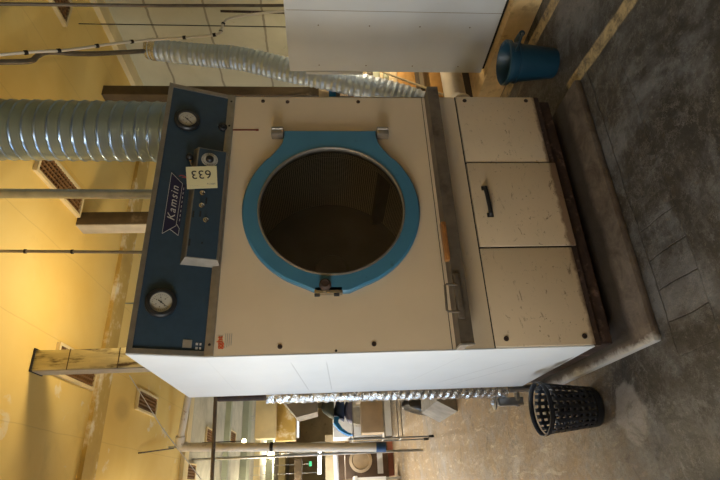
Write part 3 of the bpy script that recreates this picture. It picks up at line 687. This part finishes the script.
# flexible foil hose with its feed pipe
fh = thing('foil_hose', 'thick ribbed silver foil hose sloping down behind the white machine', 'hose', (2.2, .76, .4))
away = lambda p, k=1.055: tuple(c + (q - c) * k for q, c in zip(p, (-.544, -2.215, 1.422)))
pts = smooth_path([away(p) for p in [(2.60, .73, 2.76), (2.535, .72, 2.37), (2.49, .71, 2.06), (2.40, .735, 1.677), (2.30, .75, 1.253), (2.17, .77, .80), (2.02, .80, .46)]], 34)
mb = MB(); mb.tube(pts, lambda i, th: .083 + .004 * math.sin(i * 2 * PI / 3.4) + .014 * min(1, i / 100), 36); mb.build('hose_body', 'flexfoil', fh)
MB().tube([away((2.604, .73, 2.79)), away((2.60, .73, 2.74)), away((2.59, .729, 2.70))], [.078, .090, .088], 28).build('hose_cuff', 'foil', fh)
fp_ = MB(); fp_.tube(smooth_path([(1.829, .112, H), (1.86, .15, 3.36), (1.94, .218, 3.246), (2.03, .26, 3.24), (2.107, .302, 3.20), (2.25, .45, 3.05), away((2.56, .711, 2.79))], 8), .017, 14)
tag(fp_.build('feed_pipe', 'greysteel'), 'thin dark pipe bending down from the ceiling into the foil hose', 'pipe')
ca = thing('clipped_cable', 'pale cable with black clips looping past the foil hose to the white machine', 'cable', (2.4, .4, 1.6))
cp = smooth_path([(1.856, .099, H), (2.0, .2, 3.22), (2.114, .291, 3.10), (2.35, .45, 2.90), (2.556, .599, 2.719), (2.569, .556, 2.245), (2.60, .53, 2.18), (2.672, .496, 2.131), (2.702, .462, 1.874), (2.708, .445, 1.701), (2.70, .437, 1.672)], 8)
MB().tube(cp, .009, 10).build('cable_run', 'white_paint', ca)
for i in (6, 14, 21, 28, 36, 40, 46, 52):
    MB().tube([cp[i], cp[i].lerp(cp[i + 1], min(1, .022 / (cp[i + 1] - cp[i]).length))], .014, 10).build('clip', 'dark', ca)
tp = MB(); tp.tube([(2.132, -.039, H), (2.50, .25, 2.55), (2.825, .49, 1.672)], .011, 12); tag(tp.build('steel_pipe', 'greysteel'), 'straight thin dark pipe running down to the top of the white machine', 'pipe')
wp = MB(); wp.tube([(3.43, 1.05, 2.35), (3.425, 1.05, 1.9), (3.425, 1.05, 1.2)], .010, 10); tag(wp.build('wall_pipe', 'rust'), 'short dark pipe fixed to the pale green wall', 'pipe')
# foil lagged pipe along the white side
fo = thing('lagged_pipe', 'foil wrapped upright pipe behind the white side of the dryer', 'pipe', (.02, 1.08, .1))
pts = seg_path((-.002, 1.08, .27), (.012, 1.08, 1.80), 120)
mb = MB(); mb.tube(pts, lambda i, th: .050 + .004 * math.sin(i * 1.7 + 3 * th) + .002 * math.sin(i * .63 + 5 * th), 26); mb.build('foil_wrap', 'foil', fo)
MB().tube([(.010, 1.08, 1.78), (.012, 1.08, 2.10)], .030, 14).build('bare_pipe', 'rust', fo)
MB().tube([(0, 1.08, .28), (0, 1.08, .02)], .024, 14).build('pipe_foot', 'galv', fo)
v = MB(); v.tube([(0, 1.08, .20), (-.06, 1.10, .20), (-.10, 1.12, .20)], .018, 12); v.box(-.10, -.05, 1.09, 1.15, .16, .32, .006); v.lathe((-.075, 1.12, .34), [(.045, 0), (.045, .01), (.02, .014), (.01, .03), (0, .03)], (0, 0, 1), 18); v.build('valve', 'galv', fo)
wr = MB(); wr.tube([(.24, 1.45, 2.80), (-.1, 1.62, 2.58), (-.437, 1.78, 2.311)], .003, 6); tag(wr.build('wire', 'white_paint'), 'thin white wire strung diagonally beside the post', 'wire')

# ------------------------------------------------------------------ ceiling vents
def vent(x0, x1, y0, y1, label, long_slats=True, cage=.03):
    t = thing('ceiling_vent', label, 'vent', ((x0 + x1) / 2, (y0 + y1) / 2, H), 'vents in the ceiling')
    f = MB(); e = .022; za, zb = H - .03, H - .0005
    f.box(x0, x1, y0, y0 + e, za, zb).box(x0, x1, y1 - e, y1, za, zb).box(x0, x0 + e, y0 + e, y1 - e, za, zb).box(x1 - e, x1, y0 + e, y1 - e, za, zb)
    f.build('vent_frame', 'ventframe', t)
    MB().box(x0 + e, x1 - e, y0 + e, y1 - e, H - .004, H - .0005).build('backing', 'dark', t)
    g = MB(); nx = max(3, int((x1 - x0) / .035)); ny = max(3, int((y1 - y0) / .035))
    for i in range(1, nx): xx = x0 + (x1 - x0) * i / nx; g.box(xx - .006, xx + .006, y0 + e, y1 - e, H - .022, H - .006)
    for i in range(1, ny): yy = y0 + (y1 - y0) * i / ny; g.box(x0 + e, x1 - e, yy - .004, yy + .004, H - .020, H - .008)
    g.build('grid', 'ventgrid', t)
vent(1.495, 1.715, .76, 1.43, 'long brown grid vent in the ceiling beside the spiral duct')
vent(.295, .525, 1.56, 2.25, 'long brown grid vent in the ceiling behind the cream peeling post')
vent(.295, .508, 3.31, 3.95, 'square looking brown vent alone beyond the ochre ceiling beam')
vent(2.72, 2.97, .02, .635, 'brown vent in the ceiling near the pale green wall')
vent(.24, .48, 6.6, 7.2, 'first dark vent in the grey ceiling past the cream beam')
vent(.39, .66, 8.75, 9.4, 'dark vent in the grey ceiling further down the hall')
vent(-.33, -.1, 5.6, 6.1, 'dark vent in the grey ceiling right behind the cream beam')
rd = MB(); rd.tube([(-.103, 3.608, H), (-.10, 3.62, 3.37), (.010, 4.60, 3.315)], .007, 8); tag(rd.build('hanger_rod', 'rust'), 'thin rusty rod under the ceiling leading to the pipe elbow', 'rod')

# ------------------------------------------------------------------ neighbour machine
nm = thing('washing_machine', 'large white boxy machine on the cream kerb beyond the dryer', 'machine', (2.85, -.06, .185))
MB().box(2.30, 3.30, -.74, .645, .206, 1.672, .008).build('cabinet', 'neigh', nm)
MB().box(2.32, 3.28, -.72, .62, .185, .206).build('base_frame', 'dark', nm)
MB().box(2.296, 2.36, .645, .672, 1.12, 1.55, .003).build('rear_flange', 'neigh', nm)
ln = MB(); ln.box(2.2985, 2.301, -.30, -.297, .21, 1.66); ln.box(2.2985, 2.301, .10, .1025, .21, 1.66); ln.build('panel_seam', 'alu', nm)
for yy in (-.15, .22, .58):
    for zz in (.40, .75, 1.10, 1.45): MB().lathe((2.300, yy, zz), [(.005, 0), (.004, .002), (0, .002)], (-1, 0, 0), 8).build('rivet', 'greysteel', nm)
fr = MB(); fr.lathe((2.80, -.74, 1.05), [(.33, -.0), (.33, .03), (.27, .04), (.26, .02), (0, .02)], (0, -1, 0), 40); fr.build('round_door', 'doorblue', nm)
t = thing('hanging_lamp', 'added warm bulb out of sight between the white machine and the storage rack', 'lamp', (2.95, .80, 1.2)); mb = MB(); mb.lathe((2.95, .80, 1.2), [(math.sin(PI * k / 10) * .03, -math.cos(PI * k / 10) * .03) for k in range(11)], (0, 0, 1), 18); mb.build('bulb', 'lampwarm', t)  # hidden bulb added to warm the boards behind the machine
MB().tube([(2.95, .80, 1.23), (2.95, .80, H)], .004, 8).build('cord', 'dark', t)  # cord of the added bulb
# bucket
bk = thing('bucket', 'dark blue plastic bucket on the floor between dryer and white machine', 'bucket', (1.765, .02, 0))
b = MB(); b.lathe((1.765, .02, .001), [(0, 0), (.086, 0), (.090, .01), (.119, .285), (.134, .290), (.134, .312), (.126, .318), (.116, .300), (.086, .012), (0, .012)], (0, 0, 1), 48); b.build('bucket_body', 'bucketblue', bk)
b = MB(); b.lathe((1.765, .02, .001), [(.1145, .236), (.1225, .236), (.1235, .250), (.1155, .250)], (0, 0, 1), 48, close=True); b.build('rib_ring', 'bucketblue', bk)
hp = []
for k in range(13):
    a = PI * k / 12; hp.append(Vector((1.765, .02, .292)) + Vector((.316, .949, 0)) * math.cos(a) * .139 + Vector((.78, -.26, -.42)).normalized() * math.sin(a) * .20)
b = MB(); b.tube(hp, .006, 10); b.build('bail_handle', 'bucketblue', bk)
b = MB(); b.tube([hp[5] + (hp[5] - hp[6]) * .3, hp[6], hp[7] + (hp[7] - hp[6]) * .3], .018, 14); b.build('grip', 'bucketblue', bk)
# perforated basket
ba = thing('waste_basket', 'black plastic lattice basket on the floor beside the white side of the dryer', 'basket', (-.20, .515, 0))
def lattice(cx, cy, r0, r1, z0, z1, nu, nv, fu, fv):
    mb = MB(); bm = mb.bm; n4 = nu * 5
    zs = []
    for j in range(nv):
        a = z0 + (z1 - z0) * j / nv; zs += [a, a + (z1 - z0) / nv * fv]
    zs.append(z1)
    rings = []
    for z in zs:
        r = r0 + (r1 - r0) * (z - z0) / (z1 - z0)
        rings.append([bm.verts.new((cx + math.cos(2 * PI * k / n4) * r, cy + math.sin(2 * PI * k / n4) * r, z)) for k in range(n4)])
    for j in range(len(rings) - 1):
        for k in range(n4):
            if j % 2 == 0 or k % 5 < fu:
                k2 = (k + 1) % n4; f = bm.faces.new([rings[j][k], rings[j][k2], rings[j + 1][k2], rings[j + 1][k]]); f.smooth = True
    return mb
mb = lattice(-.20, .515, .104, .130, .035, .275, 22, 7, 3, .5)
lo = mb.build('lattice_wall', 'basket', ba); md = lo.modifiers.new('solid', 'SOLIDIFY'); md.thickness = .004
mb = MB(); mb.lathe((-.20, .515, .001), [(0, 0), (.095, 0), (.101, .006), (.105, .036), (.100, .036), (.096, .010), (0, .008)], (0, 0, 1), 44); mb.build('base_pan', 'basket', ba)
mb = MB(); mb.lathe((-.20, .515, .272), [(.131, .010), (.136, .012), (.139, .024), (.139, .034), (.135, .036), (.131, .028), (.130, .014)], (0, 0, 1), 48, close=True); mb.build('rim', 'basket', ba)

# ------------------------------------------------------------------ racks behind dryer / white machine
rk = thing('storage_rack', 'low steel rack holding stacked boards behind the white machine', 'rack', (2.85, 1.17, 0))
for x in (2.36, 3.34):
    for y in (1.02, 1.26): MB().box(x - .015, x + .015, y - .015, y + .015, 0, 1.30).build('leg', 'greysteel', rk)
MB().box(2.34, 3.36, 1.0, 1.28, .60, .63).build('shelf', 'greysteel', rk)
MB().box(2.34, 3.36, 1.0, 1.28, 1.285, 1.315).build('shelf', 'greysteel', rk)
zz = .63
bspec = [('boardorange', .155, 'thick orange board at the bottom of the stack on the rack'), ('board', .075, 'pale board resting on the orange board'), ('boardgreen', .045, 'grey green board in the rack stack'),
         ('board', .03, 'thin pale board in the middle of the rack stack'), ('boardgreen', .06, 'thick grey green board high in the rack stack'), ('boarddark', .05, 'black board in the rack stack'), ('board', .07, 'pale board on top of the rack stack')]
for mm, hh, lb in bspec:
    o = MB().box(2.37 + random.uniform(-.01, .02), 3.30, 1.02, 1.26, zz + .001, zz + hh - .002, .004).build('wooden_board', mm); tag(o, lb, 'board', 'boards stacked on the rack'); zz += hh
tag(MB().box(2.40, 3.2, 1.03, 1.25, .35, .50, .01).build('wooden_crate', 'boardorange'), 'orange wooden crate below the shelf of stacked boards', 'crate')
tag(MB().box(2.42, 3.2, 1.03, 1.25, .001, .34, .01).build('wooden_crate', 'boarddark'), 'dark crate on the floor below the orange crate', 'crate')
tag(MB().box(2.39, 2.56, 1.03, 1.22, 1.316, 1.372, .004).build('storage_box', 'clothblue'), 'small bright blue box on top of the storage rack', 'box')
tag(MB().box(2.40, 2.62, 1.03, 1.24, 1.376, 1.46, .004).build('storage_box', 'paper'), 'cream box stacked above the small blue box', 'box')
tag(MB().box(2.66, 2.9, 1.03, 1.24, 1.316, 1.40, .004).build('storage_box', 'cardboard'), 'brown carton beside the small blue box', 'box')
p = MB(); p.tube([(1.97, .62, .40), (2.14, .79, .385), (2.9, .87, .37), (3.4, .88, .37)], [.075, .085, .085, .085], 28); tag(p.build('lagged_pipe', 'whitepipe'), 'fat grey white lagged pipe lying low behind the white machine', 'pipe')
s_ = MB(); s_.tube([(2.17, .97, .012), (2.68, .97, 1.02), (2.80, .97, 1.20)], .010, 10); tag(s_.build('wooden_stick', 'board'), 'thin pale stick leaning behind the white machine', 'stick')

# ------------------------------------------------------------------ far hall
# drop pipe with elbow
dp = thing('drop_pipe', 'pale vertical pipe with an elbow hanging from the far ceiling', 'pipe', (-.03, 4.65, .7))
MB().tube([(.026, 4.69, 3.20), (-.077, 4.57, .80)], .052, 24).build('pipe_body', 'whitepipe', dp)
MB().tube(smooth_path([(.03, 4.68, 3.17), (.032, 4.68, 3.235), (.07, 4.66, 3.26), (.15, 4.62, 3.255)], 6), .058, 24).build('elbow', 'whitepipe', dp)
MB().tube([(.13, 4.63, 3.255), (.604, 4.394, 3.15), (1.1, 4.2, 3.10)], .042, 20).build('branch', 'whitepipe', dp)
MB().tube([(.9, 4.28, 3.14), (.9, 4.28, H)], .008, 8).build('hanger', 'galv', dp)
MB().tube([(.03, 4.68, 3.26), (.03, 4.68, H)], .012, 8).build('hanger', 'galv', dp)
MB().tube([(-.019, 4.64, 2.14), (-.021, 4.635, 2.10)], .057, 24).build('band', 'dark', dp)
MB().tube([(-.077, 4.57, .82), (-.08, 4.565, .70)], .058, 24).build('end_cap', 'pump', dp)
sx_ = thing('hung_pipe', 'dark pipe crossing the hall below the grey ceiling', 'pipe', (0, 3.1, 2.5)); MB().tube([(1.6, 2.45, 2.50), (.401, 2.995, 2.521), (-.396, 3.394, 2.573), (-1.4, 3.9, 2.62)], .019, 12).build('pipe_body', 'postbrown', sx_)
for a in ((1.2, 2.64, 2.52), (-1.0, 3.70, 2.60)): MB().tube([a, (a[0], a[1], H)], .007, 6).build('hanger', 'galv', sx_)
yb_ = MB(); yb_.box(.32, 1.6, 7.2, 7.5, 2.34, 2.69, .01); tag(yb_.build('timber_beam', 'beamcream'), 'cream yellow boxed beam hanging across the hall', 'beam')
yb_ = MB(); yb_.box(.30, 1.6, 7.52, 7.75, 2.0, 2.36, .01); tag(yb_.build('timber_beam', 'beam'), 'ochre boxed beam just behind the cream boxed beam', 'beam')
hp_ = MB(); hp_.prism([(.43, 5.0, 1.56), (.37, 5.0, 1.84), (.62, 5.0, 2.06), (1.2, 5.0, 2.06), (1.2, 5.0, 1.56)], (0, .5, 0))
hp_.box(.80, .98, 5.16, 5.34, 2.05, H)
tag(hp_.build('extractor_hood', 'sheetmetal'), 'grey sheet metal hood hanging above the laundry trolley', 'hood')
# trolley
tr = thing('laundry_trolley', 'wire trolley loaded with cloths in the far hall', 'trolley', (.40, 5.15, 0))
for x in (.06, .80):
    for y in (4.98, 5.38): MB().tube([(x, y, .06), (x, y, 1.12)], .010, 8).build('upright', 'galv', tr)
for z_ in (.42, .66, 1.08): 
    m_ = MB(); m_.tube([(.06, 4.98, z_), (.80, 4.98, z_)], .008, 8); m_.tube([(.06, 5.38, z_), (.80, 5.38, z_)], .008, 8); m_.tube([(.06, 4.98, z_), (.06, 5.38, z_)], .008, 8); m_.tube([(.80, 4.98, z_), (.80, 5.38, z_)], .008, 8); m_.build('rail', 'galv', tr)
MB().box(.07, .79, 4.99, 5.37, .645, .655).build('tray', 'offwhite', tr)
MB().box(.07, .79, 4.99, 5.37, 1.075, 1.085).build('tray', 'offwhite', tr)
for x in (.06, .80):
    for y in (4.98, 5.38): MB().tube([(x - .015, y, .035), (x + .015, y, .035)], .035, 14).build('wheel', 'black', tr)
tag(MB().box(.14, .55, 5.03, 5.33, .656, .96, .006).build('carton', 'cardboard'), 'brown carton on the lower tray of the laundry trolley', 'carton')
tag(MB().box(.56, .75, 5.03, 5.33, .656, 1.02, .006).build('carton', 'paper'), 'tall cream carton beside the brown carton on the trolley', 'carton')
def heap(x0, x1, y0, y1, z0, z1, name, m, label, cat, droop=None):
    mb = MB(); bm = mb.bm; nx, ny = 14, 10; rnd = random.Random(hash(name + m) % 999 if False else int((x0 + z1) * 1000))
    ph = [rnd.uniform(0, 6) for _ in range(4)]; top = []; bot = []
    for j in range(ny + 1):
        for i in range(nx + 1):
            u, v = i / nx, j / ny; x = x0 + (x1 - x0) * u; y = y0 + (y1 - y0) * v
            e = min(1, 5 * min(u, 1 - u)) ** .5 * min(1, 5 * min(v, 1 - v)) ** .5
            z = z0 + .01 + (z1 - z0) * e * (.78 + .12 * math.sin(u * 9 + ph[0]) + .10 * math.sin(v * 8 + ph[1] + u * 4))
            top.append((x, y, z)); bot.append((x, y, z0))
    k = len(top); faces = []
    for j in range(ny):
        for i in range(nx):
            a = j * (nx + 1) + i; faces.append([a, a + 1, a + nx + 2, a + nx + 1]); faces.append([k + a, k + a + nx + 1, k + a + nx + 2, k + a + 1])
    bd = [j * (nx + 1) for j in range(ny + 1)]; bd = list(range(nx + 1)) + [j * (nx + 1) + nx for j in range(1, ny + 1)] + list(range(ny * (nx + 1) + nx - 1, ny * (nx + 1) - 1, -1)) + [j * (nx + 1) for j in range(ny - 1, 0, -1)]
    for i in range(len(bd)): a, b_ = bd[i], bd[(i + 1) % len(bd)]; faces.append([a, k + a, k + b_, b_])
    mb._add(top + bot, faces, True); o = mb.build(name, m, smooth_angle=60)
    return tag(o, label, cat)
heap(.30, .62, 5.0, 5.35, 1.087, 1.19, 'folded_cloth', 'clothgrey', 'slate purple cloth at the bottom of the trolley pile', 'cloth')
heap(.33, .66, 5.0, 5.35, 1.192, 1.33, 'folded_cloth', 'clothnavy', 'navy cloth lying on the slate purple cloth', 'cloth')
heap(.36, .74, 5.02, 5.34, 1.332, 1.50, 'laundry_sack', 'clotholive', 'dark olive sack on top of the trolley pile', 'sack')
bc = MB(); pth = [(.36, 5.0, 1.30), (.28, 4.985, 1.31), (.20, 4.98, 1.25), (.15, 4.98, 1.18), (.12, 4.98, 1.11)]
for (a, b_) in zip(pth, pth[1:]):
    bc._add([(a[0], a[1] - .01, a[2] - .035), (b_[0], b_[1] - .01, b_[2] - .03), (b_[0], b_[1] - .01, b_[2] + .03), (a[0], a[1] - .01, a[2] + .035), (a[0], a[1] + .2, a[2] - .035), (b_[0], b_[1] + .2, b_[2] - .03), (b_[0], b_[1] + .2, b_[2] + .03), (a[0], a[1] + .2, a[2] + .035)],
            [[0, 1, 2, 3], [7, 6, 5, 4], [0, 4, 5, 1], [3, 2, 6, 7], [0, 3, 7, 4], [1, 5, 6, 2]])
tag(bc.build('towel', 'clothblue'), 'bright blue towel sliding off the trolley pile', 'towel')
tag(MB().tube([(-.05, 5.9, .001), (-.05, 5.9, 2.0), (-.05, 5.9, 3.39)], .02, 10).build('steel_pole', 'galv'), 'thin upright pole behind the laundry trolley', 'pole')
# concrete block with bag
cb_ = MB(); cb_.prism([(.18, 3.5, .001), (.75, 3.5, .001), (.75, 3.5, .20), (.30, 3.5, .22)], (0, 1.0, 0)); tag(cb_.build('concrete_block', 'concrete'), 'rough grey concrete block on the tan floor beyond the lagged pipe', 'block')
heap(.30, .72, 4.55, 4.95, .001, .42, 'rubbish_bag', 'bag', 'crumpled black bag behind the concrete block', 'bag')
# far machines
fm = thing('washing_machine', 'dark brown front loading machine at the far end of the hall', 'machine', (.05, 10, 0))
MB().box(-.33, .42, 9.7, 10.5, .12, 1.05, .02).build('cabinet', 'brownmetal', fm)
MB().box(-.30, .39, 9.72, 10.48, 0, .12).build('base', 'redbrown', fm)
d_ = MB(); d_.lathe((.03, 9.7, .72), [(.25, 0), (.25, .03), (.19, .05), (.18, .02), (0, .02)], (0, -1, 0), 32); d_.build('round_door', 'cardboard', fm)
d_ = MB(); d_.box(-.25, .35, 9.68, 9.70, .24, .36); d_.build('service_strip', 'offwhite', fm)
fm = thing('washing_machine', 'off white machine standing beside the dark brown far machine', 'machine', (.95, 10, 0))
MB().box(.50, 1.45, 9.6, 10.5, 0.0, 1.3, .02).build('cabinet', 'offwhite', fm)
d_ = MB(); d_.lathe((.95, 9.6, .75), [(.25, 0), (.25, .03), (.19, .05), (.18, .02), (0, .02)], (0, -1, 0), 32); d_.build('round_door', 'alu_bright', fm)
bn = thing('workbench', 'long pale blue white bench at the bottom edge of the far hall', 'bench', (-.75, 8.8, 0))
MB().box(-1.3, -.30, 8.6, 9.3, .86, .92, .005).build('bench_top', 'offwhite', bn)
MB().box(-1.27, -.33, 8.62, 9.28, .30, .86).build('cupboard', 'offwhite', bn)
for x in (-1.25, -.38):
    for y in (8.65, 9.25): MB().box(x, x + .04, y - .02, y + .02, 0, .30).build('leg', 'galv', bn)
cu = MB(); cu.tube(smooth_path([(.30, 8.7, 1.75), (.29, 8.6, 1.45), (.20, 8.6, 1.30), (.0, 8.7, 1.27), (-.34, 8.85, 1.26), (-.6, 8.95, 1.26), (-.62, 8.95, .93)], 8), .05, 18); tag(cu.build('curved_pipe', 'offwhite'), 'white curved pipe bending over the pale bench', 'pipe')
ms = thing('far_machine_bank', 'brown and grey machine cabinet against the far end with a round top duct', 'machine', (-1, 14, 0))
MB().box(-1.2, .9, 13.2, 14.2, 0, 1.5, .02).build('cabinet', 'paper', ms); MB().box(-.9, .6, 13.15, 13.2, .5, 1.2, .01).build('front_panel', 'brownmetal', ms)
tag(MB().box(-.55, .2, 11.2, 11.5, 2.06, 2.24, .01).build('hanging_board', 'postbrown'), 'brown horizontal board hanging high in the far hall', 'board')
for k, (xa, xb, zz) in enumerate([(.62, 1.2, 2.28), (.62, 1.2, 2.10)]):
    t = thing('strip_light', ['upper', 'lower'][k] + ' pale strip light beside the metal hood', 'light', (.9, 10.6, zz), 'strip lights by the hood')
    MB().box(xa, xb, 10.55, 10.65, zz, zz + .06).build('housing', 'offwhite', t); MB().tube([(xb - .05 - .1 * k, 10.66, zz + .03), (xb - .05 - .1 * k, 10.66, H)], .008, 6).build('hanger', 'galv', t); MB().tube([(xa + .02, 10.54, zz + .02), (xb - .02, 10.54, zz + .02)], .016, 10).build('tube', glow('dim_tube_%d' % k, (.85, .92, 1), 1.0), t)
t = thing('tube_light', 'bright white tube light low in the far hall', 'light', (.14, 12, 1.6)); MB().box(-.16, .44, 11.98, 12.04, 1.66, 1.70).build('housing', 'offwhite', t); MB().tube([(-.14, 11.97, 1.63), (.42, 11.97, 1.63)], .03, 10).build('tube', 'lampcool', t)
for x in (-.1, .38): MB().tube([(x, 12.01, 1.70), (x, 12.01, H)], .006, 6).build('hanger', 'galv', t)
ex = thing('exit_sign', 'small green exit sign in the far hall', 'sign', (.13, 12.5, 1.9)); MB().box(.07, .19, 12.50, 12.54, 1.86, 1.93).build('sign_box', 'exitgreen', ex); MB().tube([(.13, 12.52, 1.93), (.13, 12.52, H)], .006, 6).build('hanger', 'galv', ex)
for nm_, (x, y, z_), rr, lb in (('bulb', (.226, 6.456, 2.749), .035, 'small glowing bulb hanging from the grey ceiling'), ('bulb', (.424, 13.09, 3.0), .10, 'big warm glowing lamp far down the hall')):
    t = thing('hanging_lamp', lb, 'lamp', (x, y, z_)); mb = MB(); mb.lathe((x, y, z_), [(math.sin(PI * k / 10) * rr, -math.cos(PI * k / 10) * rr) for k in range(11)], (0, 0, 1), 18); mb.build('bulb', 'lampwarm', t)
    MB().tube([(x, y, z_ + rr), (x, y, H)], .008, 8).build('cord', 'dark', t)
# unseen strip lights added over the aisle to brighten hall and ceiling
FILL_STRIPS = [(-1.3, -3.2), (-1.3, 3.4), (-1.3, 6.8), (-1.2, 10.5), (0.6, 16)]
fx = None
for i, (x, y) in enumerate(FILL_STRIPS):
    lb = ['over the near floor', 'past the dryer', 'in the grey ceiling bay', 'before the far machines', 'at the end of the hall'][i]
    if fx is None:
        fx = thing('fill_strip', 'added unseen strip light ' + lb, 'light', (x, y, 2.75), 'added strip lights')
        MB().box(x - .05, x + .05, y - .6, y + .6, 2.75, 2.80, .006).build('housing', 'unseen_lampbody', fx); MB().tube([(x - .04, y - .58, 2.835), (x - .04, y + .58, 2.835)], .015, 10).build('tube', glow('fill_tube', (1, .80, .52), 3), fx)
        for q in (-.5, .5): MB().tube([(x, y + q, 2.80), (x, y + q, H)], .006, 6).build('hanger', 'galv', fx)
    else:
        c = copy_tree(fx); c.location = (x, y, 2.75); c['label'] = 'added unseen strip light ' + lb

# ------------------------------------------------------------------ light
def area(name, loc, target, sx, sy, power, col):
    l = bpy.data.lights.new(name, 'AREA'); l.shape = 'RECTANGLE'; l.size = sx; l.size_y = sy; l.energy = power; l.color = col
    o = bpy.data.objects.new(name, l); COL.objects.link(o); o.location = loc
    o.rotation_euler = (Vector(target) - Vector(loc)).to_track_quat('-Z', 'Y').to_euler(); return o
DAY = (.74, .87, 1.0); WARM = (1.0, .78, .50)
PW = [32, 98, 42, 75, 90, 90, 60]
for i, (a, b) in enumerate(UNSEEN_WIN):
    area('daylight', (XL - .3, (a + b) / 2, 1.50), (XL + 1, (a + b) / 2, 1.45), b - a - .1, 1.05, PW[i], (1.0, .93, .82) if i == 1 else DAY)  # second window tinted warm for the dryer front
LP = [3, 12, 110, 150, 180]
for (x, y), e_ in zip(FILL_STRIPS, LP): area('strip_fill', (x, y, 2.74), (x, y, 0), .10, 1.15, e_, (1, .88, .70)); area('strip_fill', (x, y, 2.87), (x, y, H), .10, 1.15, (e_ + 30) * .6, (1, .87, .62))  # down and up light of the added strips
area('work_lamp_light', (.70, 1.20, 2.37), (.75, 1.2, H), .18, .12, 11, (1.0, .76, .40))
pl = bpy.data.lights.new('added_bulb_light', 'POINT'); pl.energy = 14; pl.color = (1.0, .78, .48); pl.shadow_soft_size = .04  # light of the added bulb
po_ = bpy.data.objects.new('added_bulb_light', pl); COL.objects.link(po_); po_.location = (2.95, .80, 1.14)
wd = bpy.data.worlds.new('world'); S.world = wd; wd.use_nodes = True
bg = wd.node_tree.nodes['Background']; bg.inputs[0].default_value = (.55, .65, .8, 1); bg.inputs[1].default_value = .5

# ------------------------------------------------------------------ camera
cam = bpy.data.cameras.new('camera'); co_ = bpy.data.objects.new('camera', cam); COL.objects.link(co_)
yaw, pitch, roll, fl = .4604, -.0688, -.0133, 504.572
f = Vector((math.sin(yaw) * math.cos(pitch), math.cos(yaw) * math.cos(pitch), math.sin(pitch)))
r = Vector((math.cos(yaw), -math.sin(yaw), 0)); u = r.cross(f)
r2 = r * math.cos(roll) + u * math.sin(roll); u2 = -r * math.sin(roll) + u * math.cos(roll)
# the photographer held the camera turned a quarter turn: picture-right is down in the room
mx = Matrix((-u2, r2, -f)).transposed().to_4x4(); mx.translation = Vector((-.5444, -2.2150, 1.4221))
co_.matrix_world = mx
cam.sensor_width = 36; cam.lens = fl * 36 / 720; cam.clip_start = .02; cam.clip_end = 100
S.camera = co_
S.view_settings.view_transform = 'Standard'; S.view_settings.look = 'None'; S.view_settings.gamma = 1; S.view_settings.use_curve_mapping = False
S.view_settings.exposure = 0.22
S.cycles.max_bounces = 8; S.cycles.diffuse_bounces = 5; S.cycles.glossy_bounces = 3; S.cycles.sample_clamp_indirect = 4
S.cycles.caustics_reflective = False; S.cycles.caustics_refractive = False; S.cycles.use_denoising = True
